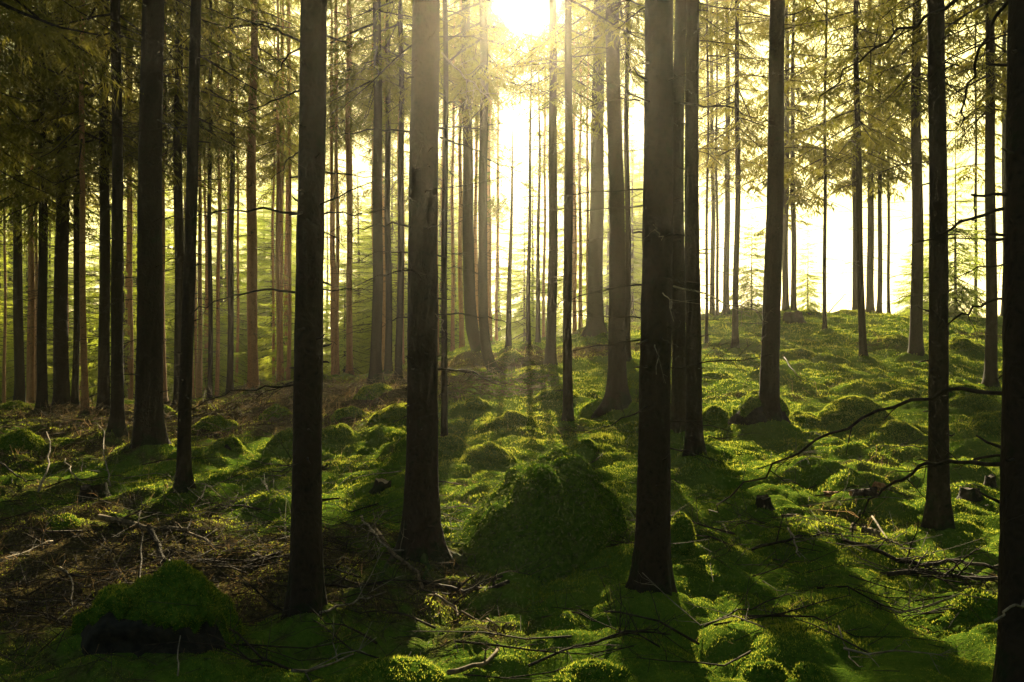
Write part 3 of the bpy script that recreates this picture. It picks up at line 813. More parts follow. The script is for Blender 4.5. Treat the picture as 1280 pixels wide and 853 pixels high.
px_branch(A2, [(550, 172), (590, 186), (625, 206), (660, 222)], 7.0, 0.008, seed=14)
px_branch(A2, [(548, 160), (590, 160), (630, 165)], 7.0, 0.006, seed=15)
px_branch(A2, [(546, 393), (580, 393), (620, 400), (650, 404)], 6.9, 0.007, seed=16)
px_branch(A2, [(520, 396), (495, 398), (478, 408)], 6.0, 0.006, nt=3, seed=17)
px_branch(A2, [(536, 388), (548, 396), (553, 408), (557, 422)], 6.0, 0.005, nt=1, m=TWIG_PALE, seed=18)
px_branch(A2, [(546, 462), (590, 464), (630, 482)], 7.4, 0.009, seed=19)
px_branch(A2, [(516, 22), (480, 14), (448, 10)], 6.6, 0.006, seed=20)
px_branch(A3, [(802, 356), (750, 363), (715, 373), (680, 392)], 6.2, 0.006, seed=21)
px_branch(A3, [(842, 128), (880, 132), (930, 142), (975, 158)], 6.2, 0.008, seed=22)
px_branch(A3, [(842, 358), (890, 372), (930, 386), (960, 402)], 6.0, 0.006, m=TWIG_PALE, seed=23)
px_branch(A3, [(812, 278), (822, 288), (826, 302)], 4.9, 0.004, nt=1, m=TWIG_PALE, seed=24)
px_branch(A3, [(818, 358), (834, 372), (842, 400)], 4.95, 0.004, nt=2, m=TWIG_PALE, seed=25)
px_branch(A3, [(815, 424), (822, 440), (822, 466)], 4.95, 0.004, nt=1, m=TWIG_PALE, seed=26)
px_branch(A3, [(800, 126), (770, 124), (735, 133)], 5.8, 0.006, nt=4, seed=27)
px_branch(A4, [(1266, 492), (1180, 490), (1100, 516), (1020, 555), (950, 590), (905, 622), (876, 645)], 5.6, 0.0105, 0.003, 7, seed=28)
px_branch(A4, [(1268, 580), (1200, 578), (1150, 586), (1110, 612), (1080, 640), (1064, 668)], 4.9, 0.011, 0.003, 6, seed=29)
px_branch(A4, [(1268, 568), (1225, 572), (1190, 580), (1120, 592)], 4.4, 0.007, 0.003, 4, seed=30)
px_branch(A4, [(1268, 243), (1240, 243), (1212, 247)], 3.6, 0.009, 0.005, 1, seed=31)
px_branch(A4, [(1268, 256), (1220, 272), (1180, 288), (1138, 308)], 4.2, 0.009, 0.003, 3, seed=32)
px_branch(A4, [(1268, 372), (1235, 378), (1200, 395), (1170, 410)], 4.3, 0.007, 0.003, 5, seed=33)
px_branch(A4, [(1290, -40), (1248, 20), (1222, 70), (1207, 120), (1204, 158)], 4.4, 0.009, 0.004, 3, seed=34)
px_branch(A4, [(1290, 745), (1268, 760), (1246, 775)], 3.4, 0.007, 0.004, 0, TWIG_PALE, seed=35)
px_branch(A4, [(1284, -60), (1180, 10), (1110, 48), (1060, 90), (1000, 150)], 6.0, 0.011, 0.003, 9, seed=36)
px_branch(T[8], [(975, 20), (1000, 15), (1030, 0)], 12.0, 0.012, 0.004, 5, seed=37)
px_branch(T[4], [(196, 150), (215, 158), (240, 172)], 10.0, 0.012, 0.004, 5, seed=38)

# ------------------------------------------------------------------ woods beyond the ridge: edge trees with boughs down to the ground
def lib_tree(H, cbf, n, Lm, seed, needles, dia, fine=True):
    me, path = trunk_mesh(dia, H, 0.0, seed, 10)
    return me, crown_mesh(np.zeros(3), path, cbf, H, n, Lm, seed, fine, needles, 0, True)
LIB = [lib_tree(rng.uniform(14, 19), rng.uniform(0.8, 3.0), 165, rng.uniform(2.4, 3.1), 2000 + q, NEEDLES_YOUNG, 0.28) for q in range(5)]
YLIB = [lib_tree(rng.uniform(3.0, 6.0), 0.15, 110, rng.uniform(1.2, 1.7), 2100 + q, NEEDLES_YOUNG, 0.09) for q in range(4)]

def place_lib(lib, x, y, z, rot, sc, name, label, cat, group):
    tm, cm = lib
    root = empty(name, (x, y, z)); root.rotation_euler = (0, 0, rot); root.scale = (sc, sc, sc)
    tag(root, label, cat, group)
    link('trunk', tm, root); link('crown', cm, root)
    return root
def in_shaft(x, y, r=4.2):
    d = np.array([x, y]) - np.array([0, 0]); s = S[:2] / np.linalg.norm(S[:2]); al = d @ s
    return al > 0 and abs(d[0] * s[1] - d[1] * s[0]) < r and al < 70
cnt = 0
for q in range(400):
    Y = rng.uniform(34, 66); u = rng.uniform(-0.68, 0.20)
    if rng.random() < 0.0 or in_shaft(u * Y, Y): continue
    if cnt >= 100: break
    cnt += 1
    zone = 'left' if u < -0.3 else ('mid' if u < -0.02 else 'sun')
    lab = {'left': 'low-boughed spruce of the lit green wood edge seen behind the dark left stand',
           'mid': 'low-boughed spruce of the yellow-green sunlit wood seen between the dark spruces',
           'sun': 'low-boughed spruce of the bright wood seen behind the trunks under the sun'}[zone]
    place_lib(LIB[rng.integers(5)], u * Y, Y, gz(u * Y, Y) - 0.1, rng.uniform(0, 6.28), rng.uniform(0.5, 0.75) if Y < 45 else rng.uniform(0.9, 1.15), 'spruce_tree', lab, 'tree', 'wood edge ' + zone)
for q in range(7):       # lower trees under the sun
    Y = rng.uniform(36, 58); x = S[0] * Y + rng.uniform(-2.2, 2.2)
    place_lib(LIB[rng.integers(5)], x, Y, gz(x, Y) - 0.1, rng.uniform(0, 6.28), rng.uniform(0.5, 0.66), 'spruce_tree', 'smaller low-boughed spruce shining straight below the sun glow', 'tree', 'wood edge under the sun')
for q in range(34):
    Y = rng.uniform(28, 42); u = rng.uniform(-0.62, 0.02)
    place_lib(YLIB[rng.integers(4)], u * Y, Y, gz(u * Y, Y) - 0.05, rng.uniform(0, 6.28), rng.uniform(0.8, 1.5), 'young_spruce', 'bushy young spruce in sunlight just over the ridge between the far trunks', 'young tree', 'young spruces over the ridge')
for px, Y, sc, lab in ((1165, 31, 0.8, 'small hazy young spruce on the crest left of the mid-sized dark trunk'), (1195, 30, 1.15, 'larger hazy young spruce on the crest right of the mid-sized dark trunk'),
                       (1010, 33, 0.6, 'tiny hazy sapling on the bright crest beside the pale trunk pair'), (1140, 33, 0.6, 'lowest hazy young spruce on the crest by the stout hazy trunk'), (940, 32, 0.8, 'hazy young spruce on the crest left of the boulder spruce')):
    x = (px - CX) / F * Y
    place_lib(YLIB[rng.integers(4)], x, Y, gz(x, Y) - 0.05, rng.uniform(0, 6.28), sc, 'young_spruce', lab, 'young tree', 'young spruces on the crest')

# the rest of the forest around the viewpoint: it keeps the light off the near ground
TALL = [lib_tree(rng.uniform(19, 24), rng.uniform(3.5, 5.5), 130, rng.uniform(2.3, 2.9), 2200 + q, NEEDLES, 0.3, False) for q in range(3)]
for q in range(44):
    a = rng.uniform(R(110), R(430)); d = 5 + 33 * rng.random() ** 0.7
    x, y = d * math.cos(a), d * math.sin(a)
    if y > 2 and abs(x) < 0.8 * y + 3: continue
    place_lib(TALL[rng.integers(3)], x, y, gz(x, y) - 0.1, rng.uniform(0, 6.28), rng.uniform(0.9, 1.15), 'spruce_tree', 'tall spruce of the same stand behind or beside the viewer', 'tree', 'spruces around the viewpoint')

for q in range(46):
    a = rng.uniform(R(168), R(372)); d = rng.uniform(20, 40)
    x, y = d * math.cos(a), d * math.sin(a)
    place_lib(LIB[rng.integers(5)], x, y, gz(x, y) - 0.1, rng.uniform(0, 6.28), rng.uniform(0.9, 1.2), 'spruce_tree', 'low-boughed spruce of the dense stand behind the viewer', 'tree', 'spruces behind the viewpoint')

# ------------------------------------------------------------------ boulders and mossy humps
def rock_arrays(rx, ry, rz, seed, rough=0.16, nlat=26, nlon=44, flat=0.0):
    la = np.linspace(-0.5 * math.pi, 0.5 * math.pi, nlat); lo = np.arange(nlon) * 2 * math.pi / nlon
    A, B = np.meshgrid(la, lo, indexing='ij')
    P = np.stack([np.cos(A) * np.cos(B), np.cos(A) * np.sin(B), np.sin(A)], -1).reshape(-1, 3)
    nz = vnoise3(P * 1.6 + seed * 3.7, seed) * rough + vnoise3(P * 4.2 + seed, seed + 20) * rough * 0.42 + vnoise3(P * 10, seed + 40) * rough * 0.16
    P = P * (1 + nz)[:, None]
    P[:, 2] = np.sign(P[:, 2]) * np.abs(P[:, 2]) ** (1 - flat)
    V = P * np.array([rx, ry, rz])
    i = np.arange(nlat * nlon).reshape(nlat, nlon); j = np.roll(i, -1, 1)
    Q = np.stack([i[:-1], j[:-1], j[1:], i[1:]], -1).reshape(-1, 4)
    return V, Q

def vnormals(V, Q):
    n = np.cross(V[Q[:, 2]] - V[Q[:, 0]], V[Q[:, 3]] - V[Q[:, 1]])
    out = np.zeros_like(V)
    for k in range(4): np.add.at(out, Q[:, k], n)
    return out / (np.linalg.norm(out, axis=1, keepdims=True) + 1e-12), n

def tufts(V, Q, count, ln, wd, rr, leaf=False):
    """short moss shoots standing on a surface: single triangles (or small leaves)"""
    n = np.cross(V[Q[:, 2]] - V[Q[:, 0]], V[Q[:, 3]] - V[Q[:, 1]]); a = np.linalg.norm(n, axis=1)
    ok = a > 1e-12
    pk = rr.choice(len(Q), count, p=np.where(ok, a, 0) / a[ok].sum())
    nn = n[pk] / a[pk][:, None]
    r1, r2 = rr.random((2, count))
    p = (V[Q[pk, 0]] * ((1 - r1) * (1 - r2))[:, None] + V[Q[pk, 1]] * (r1 * (1 - r2))[:, None] + V[Q[pk, 2]] * (r1 * r2)[:, None] + V[Q[pk, 3]] * ((1 - r1) * r2)[:, None])
    d = nn + rr.normal(0, 0.45, (count, 3)) + np.array([0, 0, 0.25]); d /= np.linalg.norm(d, axis=1, keepdims=True)
    s = np.cross(d, rr.normal(0, 1, (count, 3))); s /= np.linalg.norm(s, axis=1, keepdims=True)
    L = ln * rr.uniform(0.5, 1.4, count)[:, None]; Wd = wd * rr.uniform(0.7, 1.3, count)[:, None]
    tn = np.repeat(rr.random(count), 4 if leaf else 3)
    if leaf:
        p2 = p + nn * 0.01 + d * L * 0.3
        e = np.cross(s, d) * 0.3 + s
        f = np.cross(d, s)
        K = np.stack([p2 - s * Wd * 0.8, p2 + f * Wd * 0.6 + nn * Wd * 0.25, p2 + s * Wd * 0.9, p2 - f * Wd * 0.6 + nn * Wd * 0.25], 1)
        return K.reshape(-1, 3), np.arange(4 * count).reshape(-1, 4), tn
    K = np.stack([p - s * Wd / 2, p + s * Wd / 2, p + d * L], 1)
    return K.reshape(-1, 3), np.arange(3 * count).reshape(-1, 3), tn

def boulder(px, py, hw, hp, label, seed, cover=0.75, depth=0.9, sink=0.5, rough=0.15, hollow=0.0, cone=0.1, shear=0.0, bare_front=0.0, name='mossy_boulder', cat='boulder', rot=0.0, leaves=0, foot=None, group='mossy boulders', bare=None):
    """px,py: foot in the photograph, hw: half width and hp: height in its pixels"""
    p = foot; Y = p[1]; bare = ROT if bare == 'rot' else ROCK
    H_ = hp / F * Y * (0.82 if Y > 9 else 1.0); rz = H_ / (1 - sink); rx = hw / F * Y / math.sqrt(1 - sink ** 2); ry = rx * depth
    c = np.array([p[0] * (Y + ry * 0.8) / Y, Y + ry * 0.8, 0]); c[2] = p[2] - rz * sink
    hi = Y < 10
    V, Q = rock_arrays(rx, ry, rz, seed, rough, 60 if hi else 28, 96 if hi else 44)
    tz = np.clip((V[:, 2] / rz - sink) / (1 - sink), -0.5, 1)
    V[:, :2] *= (1 - cone * (tz - 0.15))[:, None]; V[:, 0] += shear * rx * tz
    if rot:
        ca, sa = math.cos(rot), math.sin(rot); V = V @ np.array([[ca, sa, 0], [-sa, ca, 0], [0, 0, 1]])
    if hollow:
        fr = np.clip(-V[:, 1] / ry, 0, 1); lowz = np.clip((sink * rz + 0.62 * H_ - V[:, 2]) / (0.35 * H_), 0, 1)
        V[:, 1] += hollow * ry * fr * lowz * lowz * (3 - 2 * lowz) * np.clip(1.2 - 1.1 * np.abs(V[:, 0] / rx + 0.1), 0, 1)
    root = link(name, new_mesh(name, V, [Q], [bare]), None, c)
    tag(root, label, cat, group)
    rr = np.random.default_rng(seed + 77)
    nv, nf = vnormals(V, Q); nfz = nf[:, 2] / (np.linalg.norm(nf, axis=1) + 1e-12)
    fc = V[Q].mean(1)
    edge = nfz + 0.5 * vnoise3(fc / max(rx, 0.2) * 3, seed + 3) + 0.35 * vnoise3(fc / max(rx, 0.2) * 9, seed + 4)
    edge = edge - bare_front * np.clip(-nf[:, 1] / (np.linalg.norm(nf, axis=1) + 1e-12) * 1.5, 0, 1) * np.clip((sink * rz + 0.72 * H_ - 0.25 * fc[:, 0] * H_ / rx - fc[:, 2]) / (0.2 * H_), 0, 1)
    sel = edge > (0.9 - 1.5 * cover)
    th = 0.012 + (0.028 if H_ < 0.5 else 0.012) * H_
    V2 = V + nv * th * (0.6 + 2.2 * np.abs(vnoise3(V * 7, seed + 8))[:, None] + 0.9 * np.abs(vnoise3(V * 3.5, seed + 9))[:, None] + 1.2 * np.abs(vnoise3(V * 16, seed + 10))[:, None]) * 1.0
    Q2 = Q[sel]
    used = np.unique(Q2); mp = np.full(len(V), -1); mp[used] = np.arange(len(used))
    Vc = V2[used]; Qc = mp[Q2]
    cnt_e = {}
    e = np.concatenate([Q2[:, [0, 1]], Q2[:, [1, 2]], Q2[:, [2, 3]], Q2[:, [3, 0]]]); es = np.sort(e, 1)
    _, inv, cn = np.unique(es, axis=0, return_inverse=True, return_counts=True)
    rim = np.unique(e[cn[inv.ravel()] == 1]); rimv = mp[rim]
    Vc[rimv] = V[rim] - nv[rim] * 0.01
    if len(Qc) > 4:
        area = np.linalg.norm(nf[sel], axis=1).sum() / 2
        k = int(min(34000, area * 13000 * min(1, (7.5 / Y) ** 1.6)) * (0.5 if leaves else 1))
        s = max(1.0, Y / 7.0) ** 0.7
        tv, tf, tt = tufts(Vc, Qc, max(k, 60), 0.013 * s, 0.0048 * s, rr)
        VV, fs = [Vc, tv], [Qc, tf + len(Vc)]
        ta = [np.full(len(Vc), 0.5), tt]
        mi = [np.zeros(len(Qc), int), np.ones(len(tf), int)]
        if leaves:
            selq = Qc[(Vc[Qc].mean(1)[:, 2] > -0.3 * rz)]
            lv, lf, lt = tufts(Vc, selq, leaves, 0.05, 0.0145, rr, True)
            o = len(Vc) + len(tv)
            # faces are grouped by size for new_mesh: quads first
            VV.append(lv); ta.append(lt)
            fs = [np.concatenate([Qc, lf + o]), tf + len(Vc)]
            mi = [np.zeros(len(Qc), int), np.full(len(lf), 2), np.ones(len(tf), int)]
        me = new_mesh('moss_cover', np.concatenate(VV), fs, [MOSS, MOSS_BLADE, HERB], np.concatenate(mi), True, {'tint': np.concatenate(ta)})
        link('moss_cover', me, root)
    return root

for a_, k_ in BOULDERS: boulder(*a_, **k_)

# ------------------------------------------------------------------ stumps, wood pieces, fallen branches
def stump(px, py, dia, h, label, seed, top=ROT, tilt=0.0):
    p = hit(px, py); rr = np.random.default_rng(seed)
    root = empty('tree_stump', p); root.rotation_euler = (rr.uniform(-0.1, 0.1), tilt, rr.uniform(0, 6)); tag(root, label, 'stump', 'tree stumps')
    n = 20; th = np.arange(n) * 2 * math.pi / n
    hs = np.array([-0.15, 0, 0.25, 0.6, 0.85, 1.0]); rad = np.array([1.5, 1.35, 1.12, 1.0, 0.97, 0.93]) * dia / 2
    jag = 1 + 0.16 * vnoise(np.cos(th) * 2.2 + seed, np.sin(th) * 2.2, seed)
    zz = np.where(hs[:, None] > 0.5, hs[:, None] * h * jag[None, :], hs[:, None] * h)
    rd = rad[:, None] * (1 + 0.14 * vnoise(np.cos(th) * 3 + seed, np.sin(th) * 3, seed + 1)[None, :])
    V = np.stack([rd * np.cos(th), rd * np.sin(th), zz + 0 * rd], -1).reshape(-1, 3)
    i = np.arange(len(hs) * n).reshape(len(hs), n); j = np.roll(i, -1, 1)
    Q = np.stack([i[:-1], j[:-1], j[1:], i[1:]], -1).reshape(-1, 4)
    link('bark', new_mesh('bark', V, [Q], [BARK]), root)
    tv = np.concatenate([V[-n:] * np.array([0.985, 0.985, 1]) + np.array([0, 0, -0.004]), [[0, 0, h * 0.9]]])
    k = np.arange(n); link('cut_top', new_mesh('cut_top', tv, [np.stack([k, np.roll(k, -1), np.full(n, n)], -1)], [top], smooth=False), root)
    return root
stump(477, 615, 0.16, 0.12, 'pale little broken stump by the left side of the mossy-rooted thick spruce', 1, PALEWOOD, 0.2)
stump(955, 642, 0.13, 0.10, 'small dark stump alone on open moss right of the thick front spruce', 2)
stump(118, 622, 0.26, 0.14, 'dark rotten stump in the dry litter left of the thickest left trunk', 3)
stump(1212, 622, 0.18, 0.10, 'low dark rotten stump right of the mid-sized dark spruce', 4)
stump(992, 404, 0.55, 0.35, 'dark stump on the sunlit crest beside the hazy boulder spruce', 5)
stump(1238, 614, 0.10, 0.10, 'tiny dark stump close to the right edge trunk', 6)

def chunk(p, L, w, h, rot, tilt, label, name, body_m, end_m, seed, cat):
    """a broken piece of log: rough half round body with split ends"""
    rr = np.random.default_rng(seed)
    n, m = 9, 12
    root = empty(name, p); root.rotation_euler = (0, tilt, rot); tag(root, label, cat)
    s = np.linspace(-0.5, 0.5, n); th = np.arange(m) * 2 * math.pi / m
    sc = 1 + 0.12 * rr.normal(0, 1, (n, m)); sc[:, 0] = 1
    V = np.stack([L * s[:, None] + 0.05 * L * rr.normal(0, 1, (n, m)) * (np.abs(s)[:, None] > 0.45), w / 2 * np.cos(th)[None, :] * sc, h / 2 * np.sin(th)[None, :] * sc + h * 0.3], -1)
    i = np.arange(n * m).reshape(n, m); j = np.roll(i, -1, 1)
    Q = np.stack([i[:-1], i[1:], j[1:], j[:-1]], -1).reshape(-1, 4)
    link('bark', new_mesh('bark', V.reshape(-1, 3), [Q], [body_m], smooth=False), root)
    for e, sg in ((0, -1), (n - 1, 1)):
        ring = V[e] * 1.0; c = ring.mean(0) + np.array([sg * 0.02 * L, 0, 0]); k = np.arange(m)
        tf = np.stack([k, np.roll(k, -1), np.full(m, m)], -1)
        link('split_end', new_mesh('split_end', np.concatenate([ring, [c]]), [tf if sg > 0 else tf[:, ::-1]], [end_m], smooth=False), root)
    return root
chunk(hit(1080, 626), 0.26, 0.1, 0.085, R(5), -0.12, 'dark log chunk with an orange broken end, on open moss', 'log_chunk', ROT, CUTWOOD, 21, 'log')
chunk(hit(1098, 621), 0.1, 0.08, 0.08, R(10), 0.2, 'small orange wood piece against the dark log chunk', 'wood_piece', CUTWOOD, CUTWOOD, 22, 'wood piece')
chunk(hit(1040, 618), 0.14, 0.08, 0.05, R(-15), 0.0, 'reddish crumbled wood left of the dark log chunk', 'wood_piece', CUTWOOD, LOGBARK, 23, 'wood piece')
chunk(hit(1066, 668), 0.17, 0.05, 0.05, R(62), -0.5, 'pale split wood piece standing tilted under the arching bare branch tip', 'wood_piece', PALEWOOD, PALEWOOD, 24, 'wood piece')
chunk(hit(1088, 672), 0.13, 0.08, 0.06, R(-30), 0.2, 'grey wood piece lying beside the pale tilted one', 'wood_piece', LOGBARK, PALEWOOD, 25, 'wood piece')
chunk(hit(988, 648), 0.16, 0.04, 0.03, R(2), 0.0, 'flat bark strip lying on the moss left of the arching branch tip', 'wood_piece', LOGBARK, LOGBARK, 26, 'wood piece')

def fallen(pts, r0, r1, label, seed, lift=0.015, nt=8, m=TWIG, twig=(0.12, 0.4), name='fallen_branch', cat='branch', group='fallen branches', lifts=None):
    P = np.array([hit(*q) for q in pts]); rr = np.random.default_rng(3000 + seed)
    o = P.mean(0)
    P[:, 2] += lift if lifts is None else np.array(lifts)
    P = smooth_path(P, 4)
    P[:, 2] = np.maximum(P[:, 2], ground_z(P[:, 0], P[:, 1]) + 0.3 * r0)
    A = Acc(); twiggy(A, P - o, r0, r1, rr, 7 if r0 > 0.012 else 5, twig, nt, True, 0.6)
    return tag(link(name, A.mesh(name, m), None, o), label, cat, group)
fallen([(124, 656), (180, 668), (232, 684)], 0.026, 0.02, 'pale brown fallen log with a cut end, in dry litter left of the front trunks', 1, 0.05, 3, LOGBARK, name='fallen_log', cat='log')
fallen([(232, 684), (280, 694), (335, 709)], 0.012, 0.006, 'thin broken continuation of the pale fallen log towards the dark twiggy spruce', 2, 0.05, 8, LOGBARK)
fallen([(186, 690), (200, 705), (216, 722)], 0.022, 0.016, 'short stout dark stick poking up above the front boulder', 3, nt=1, lifts=[0.12, 0.06, 0.02])
fallen([(470, 676), (495, 700), (520, 724), (548, 750), (585, 775), (618, 792)], 0.016, 0.005, 'long pale-lit branch slanting down across the sunlit patch from the mossy-rooted spruce', 4, 0.03, 12, LOGBARK)
fallen([(525, 728), (580, 738), (636, 746)], 0.017, 0.012, 'dark thick branch lying across the foot of the central mound', 5, 0.02, 5)
fallen([(452, 655), (462, 685), (500, 705)], 0.012, 0.006, 'forked pale dead branch left of the mossy-rooted thick spruce', 6, 0.08, 12, TWIG_PALE)
fallen([(404, 742), (440, 735), (480, 728)], 0.011, 0.006, 'dark branch on moss between the two front left trunks', 7, 0.02, 7)
fallen([(1055, 688), (1090, 700), (1140, 712), (1200, 716), (1252, 720)], 0.016, 0.012, 'upper of two long parallel dark branches ending at the right edge trunk', 8, 0.06, 8)
fallen([(1110, 720), (1160, 722), (1205, 728), (1254, 733)], 0.017, 0.013, 'lower of two long parallel dark branches ending at the right edge trunk', 9, 0.05, 8)
fallen([(940, 690), (985, 682), (1040, 680), (1060, 690)], 0.012, 0.006, 'dark crooked branch left of the pale split wood', 10, 0.03, 10)
fallen([(985, 668), (992, 685), (1000, 705)], 0.009, 0.005, 'short pale branch crossing the dark crooked one', 11, 0.04, 5, TWIG_PALE)
fallen([(1090, 650), (1115, 680), (1146, 690)], 0.009, 0.005, 'pale zigzag branch beside the mid-sized dark spruce foot', 12, 0.03, 5, TWIG_PALE)
fallen([(48, 624), (60, 602), (64, 580)], 0.012, 0.007, 'pale dead stick standing up at the far left, left one of two', 13, nt=1, m=TWIG_PALE, lifts=[0.02, 0.16, 0.38])
fallen([(138, 616), (134, 600), (124, 566)], 0.010, 0.005, 'pale dead stick standing up above the rotten stump', 14, nt=1, m=TWIG_PALE, lifts=[0.02, 0.2, 0.42])
fallen([(100, 606), (90, 598), (82, 590)], 0.008, 0.006, 'short pale stick leaning left of the rotten stump', 15, nt=0, m=TWIG_PALE, lifts=[0.02, 0.08, 0.14])
fallen([(0, 585), (22, 600), (44, 612)], 0.010, 0.006, 'grey branch lying by the left edge boulder', 16, 0.03, 6)
fallen([(172, 740), (176, 700), (178, 645)], 0.008, 0.004, 'dark thin crooked twig rising over the fallen log', 17, nt=4, lifts=[0.02, 0.12, 0.2])
fallen([(230, 690), (248, 650), (262, 625)], 0.009, 0.004, 'dark branch leaning up from the end of the fallen log', 18, nt=6, lifts=[0.02, 0.14, 0.2])
fallen([(0, 715), (35, 700), (68, 690)], 0.008, 0.005, 'pale stick on the green moss at the left edge', 19, 0.02, 2, TWIG_PALE)
fallen([(75, 720), (88, 745), (92, 770), (70, 795)], 0.006, 0.003, 'curled pale twig hanging beside the front boulder', 20, 0.05, 4, TWIG_PALE)
fallen([(400, 770), (440, 760), (480, 752)], 0.008, 0.004, 'pale twig lying before the mossy foot of the dark twiggy spruce', 21, 0.02, 5, TWIG_PALE)
fallen([(365, 853), (400, 835), (440, 815)], 0.009, 0.004, 'pale stick at the bottom below the dark twiggy spruce', 22, 0.02, 4, TWIG_PALE)
fallen([(222, 853), (224, 825), (222, 800)], 0.004, 0.002, 'thin pale grass-like twig standing before the front boulder', 23, nt=0, m=TWIG_PALE, lifts=[0.01, 0.05, 0.1])
fallen([(560, 845), (600, 832), (625, 820)], 0.013, 0.008, 'mossy lit branch stub at the bottom of the sunlit patch', 24, 0.02, 3, LOGBARK)
fallen([(1048, 800), (1062, 825), (1080, 850)], 0.004, 0.002, 'thin straight twig on green moss at the bottom right', 25, 0.03, 1, TWIG_PALE)
fallen([(880, 790), (940, 770), (1000, 748)], 0.006, 0.003, 'thin bent twig across the green moss right of the thick front spruce', 26, 0.03, 6)
fallen([(690, 600), (740, 580), (800, 565)], 0.008, 0.004, 'thin dark branch on the right shoulder of the central mound', 27, 0.04, 7)
fallen([(560, 470), (600, 480), (640, 496)], 0.014, 0.006, 'dark branch lying over the brushwood heap', 28, 0.15, 12)
fallen([(980, 455), (990, 470), (1008, 488)], 0.012, 0.006, 'thin stick on the hazy slope above the wide lit boulder', 29, 0.1, 3)
fallen([(1036, 390), (1048, 378), (1058, 368)], 0.022, 0.012, 'short branch jutting up on the bright crest', 30, nt=1, lifts=[0.05, 0.3, 0.55])
# many small loose branches
k = 0
for q in range(900):
    if k >= 150: break
    px, py = random.uniform(-10, 1290), 520 + 330 * random.random() ** 1.2
    p = hit(px, py)
    lt = float(litter(p[0], p[1]))
    if random.random() > 0.2 + lt: continue
    k += 1
    a = random.uniform(-0.7, 0.7) + random.choice((0, math.pi)); L = random.uniform(0.35, 1.0)
    n = 5; s = np.linspace(-0.5, 0.5, n); rr = np.random.default_rng(4000 + q)
    X = p[0] + math.cos(a) * L * s; Yv = p[1] + math.sin(a) * L * s
    P = np.stack([X, Yv, ground_z(X, Yv) + 0.015], 1); P[:, 2] += rr.uniform(0, 0.12) * (s + 0.5)
    A = Acc(); twiggy(A, P - p, rr.uniform(0.004, 0.009), 0.002, rr, 5, (0.1, 0.35), rr.integers(4, 11), True, 0.8)
    pale = rr.random() < 0.14
    side = 'left' if px < 500 else ('mid' if px < 860 else 'right')
    lab = {'left': 'small %s dead branch scattered in the dry litter round the front boulder', 'mid': 'small %s dead branch scattered on moss near the central mound', 'right': 'small %s dead branch scattered on the green moss slope below the boulders'}[side] % ('pale' if pale else 'dark')
    tag(link('fallen_branch', A.mesh('fallen_branch', TWIG_PALE if pale else TWIG), None, p), lab, 'branch', 'small loose branches ' + side + (' pale' if pale else ' dark'))

# ------------------------------------------------------------------ ground cover nobody could count
def scatter(n, y0, y1, umax=0.66):
    Y = y0 * np.exp(rng.random(n) * math.log(y1 / y0)); u = rng.uniform(-umax, umax, n)
    return u * (Y + 0.3), Y

def ground_blades(name, n, y0, y1, keepf, ln, wd, label, m, tilt=0.5, curve=0.0):
    x, y = scatter(n, y0, y1)
    kp = rng.random(n) < keepf(x, y); x, y = x[kp], y[kp]; n = len(x)
    z = ground_z(x, y); s = (y / 5.0) ** 0.75 * (1 + 0.6 * np.clip(vnoise(x * 5.5, y * 5.5, 93), -0.5, 1))
    d = rng.normal(0, tilt, (n, 3)); d[:, 2] = 1; d /= np.linalg.norm(d, axis=1, keepdims=True)
    sd = np.cross(d, rng.normal(0, 1, (n, 3))); sd /= np.linalg.norm(sd, axis=1, keepdims=True)
    patch = 0.75 + 0.5 * vnoise(x * 2.3, y * 2.3, 91)
    L = (ln * s * rng.uniform(0.5, 1.5, n) * patch)[:, None]; Wd = (wd * s * rng.uniform(0.7, 1.3, n))[:, None]
    p = np.stack([x, y, z - 0.003], 1); t = rng.random(n)
    if curve:
        b = rng.normal(0, 1, (n, 3)); b[:, 2] = -abs(b[:, 2]) * 0.5
        mid = p + d * L * 0.5; tip = p + d * L * 0.8 + b * L * curve
        V = np.stack([p - sd * Wd / 2, p + sd * Wd / 2, mid + sd * Wd / 2.6, mid - sd * Wd / 2.6, tip], 1).reshape(-1, 3)
        i = np.arange(n) * 5
        fs = [np.stack([i, i + 1, i + 2, i + 3], 1), np.stack([i + 3, i + 2, i + 4], 1)]; tt = np.repeat(t, 5)
    else:
        V = np.stack([p - sd * Wd / 2, p + sd * Wd / 2, p + d * L], 1).reshape(-1, 3)
        fs = [np.arange(3 * n).reshape(-1, 3)]; tt = np.repeat(t, 3)
    o = link(name, new_mesh(name, V, fs, [m], None, False, {'tint': tt}))
    return tag(o, label, None, None, 'stuff')
ground_blades('moss', 640000, 2.2, 34, lambda x, y: np.clip(1.25 - 1.3 * litter(x, y), 0.04, 1), 0.0145, 0.0052, 'short green moss shoots over the forest floor', MOSS_BLADE, 0.55)
ground_blades('dry_grass', 60000, 2.2, 22, lambda x, y: np.clip(litter(x, y) * 1.5 - 0.5, 0.01, 1), 0.13, 0.002, 'dry straw and fern stalks in the needle litter', DRY, 0.9, 0.45)

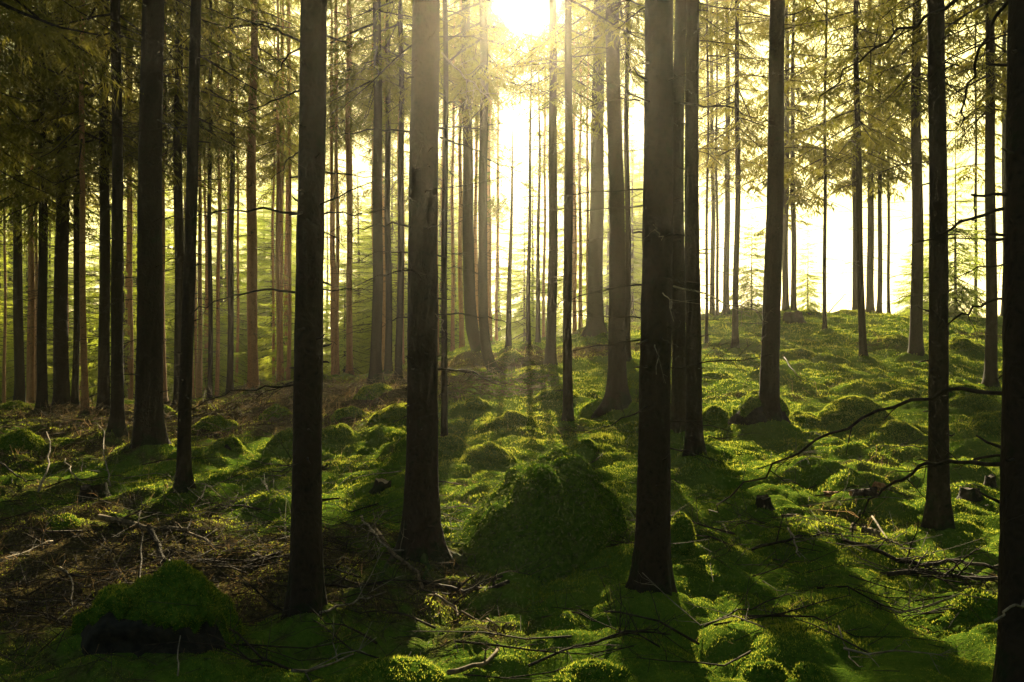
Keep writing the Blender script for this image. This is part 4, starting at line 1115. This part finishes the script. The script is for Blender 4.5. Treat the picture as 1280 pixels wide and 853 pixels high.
def litter_sticks(n):
    x, y = scatter(n, 2.2, 24)
    kp = rng.random(n) < np.clip(litter(x, y) * 1.3 - 0.35, 0.03, 1); x, y = x[kp], y[kp]; n = len(x)
    a = rng.uniform(0, 6.28, n); s = (y / 5.0) ** 0.6; L = rng.uniform(0.04, 0.22, n) * s; w = rng.uniform(0.0012, 0.003, n) * s
    dx, dy = np.cos(a) * L / 2, np.sin(a) * L / 2
    z0, z1 = ground_z(x - dx, y - dy) + rng.uniform(0.002, 0.02, n), ground_z(x + dx, y + dy) + rng.uniform(0.002, 0.05, n) * s
    A0, A1_ = np.stack([x - dx, y - dy, z0], 1), np.stack([x + dx, y + dy, z1], 1)
    sd = np.stack([-np.sin(a), np.cos(a), 0 * a], 1) * w[:, None]; up = np.array([0, 0, 1.0]) * w[:, None] * 1.5
    V = np.stack([A0 - sd, A0 + sd, A0 + up, A1_ - sd * .6, A1_ + sd * .6, A1_ + up * .6], 1).reshape(-1, 3)
    i = np.arange(n) * 6
    Q = np.concatenate([np.stack([i, i + 1, i + 4, i + 3], 1), np.stack([i + 1, i + 2, i + 5, i + 4], 1), np.stack([i + 2, i, i + 3, i + 5], 1)])
    tag(link('twig_litter', new_mesh('twig_litter', V, [Q], [TWIG], None, False)), 'fine dead twigs strewn over the floor', None, None, 'stuff')
litter_sticks(26000)

def brush(spots, n_each, rad=0.006, name='brushwood', label='brown tangled brushwood lying along the ridge', m=None):
    A = Acc(); rr = np.random.default_rng(77)
    for px, py, wx, wy, h in spots:
        p = hit(px, py)
        for _ in range(n_each):
            x, y = p[0] + rr.normal(0, wx), p[1] + rr.normal(0, wy)
            a = rr.uniform(0, 6.28); L = rr.uniform(0.3, 1.0)
            s = np.linspace(0, 1, 4)[:, None]; d = np.array([math.cos(a), math.sin(a), rr.uniform(-0.1, 0.45)])
            q = np.array([x, y, gz(x, y) + rr.uniform(0, h)]) + d * L * s + rr.normal(0, 0.04, (4, 3))
            A.add(*tube(q, np.linspace(rad, rad * 0.5, 4), 3, False))
    tag(link(name, A.mesh(name, m or LOGBARK)), label, None, None, 'stuff')
brush([(590, 488, 0.7, 0.4, 0.22), (630, 495, 0.4, 0.3, 0.15), (400, 492, 0.9, 0.5, 0.2), (440, 495, 0.6, 0.4, 0.2), (340, 500, 0.8, 0.5, 0.12), (120, 540, 1.4, 0.5, 0.1), (50, 540, 1.0, 0.5, 0.1), (230, 530, 1.0, 0.5, 0.1)], 90)
brush([(330, 640, 0.6, 0.6, 0.06), (210, 680, 0.5, 0.4, 0.06), (90, 740, 0.35, 0.3, 0.05), (40, 790, 0.2, 0.25, 0.04), (300, 710, 0.4, 0.4, 0.06), (450, 690, 0.3, 0.4, 0.07), (960, 690, 0.6, 0.4, 0.03)], 70, 0.003, 'twig_tangle', 'thin dry twigs tangled over the litter', TWIG)

# ------------------------------------------------------------------ the hazy air
def haze_box():
    x0, x1, y0, y1, z0, z1 = -1000.0, 1000.0, -320.0, 920.0, -12.0, 30.0
    V = [(x, y, z) for x in (x0, x1) for y in (y0, y1) for z in (z0, z1)]
    Q = [(0, 1, 3, 2), (4, 6, 7, 5), (0, 4, 5, 1), (2, 3, 7, 6), (0, 2, 6, 4), (1, 5, 7, 3)]
    m, n, l = mat('hazy_air')
    v = N(n, 'ShaderNodeVolumePrincipled'); v.inputs['Density'].default_value = HAZE_DENSITY; v.inputs['Anisotropy'].default_value = HAZE_G
    v.inputs['Color'].default_value = (1.0, 0.94, 0.8, 1)
    o = N(n, 'ShaderNodeOutputMaterial'); l.new(v.outputs[0], o.inputs['Volume'])
    tag(link('haze', new_mesh('haze', V, [np.array(Q)], [m], smooth=False)), 'warm sunlit mist hanging in the forest air', None, None, 'stuff')
haze_box()
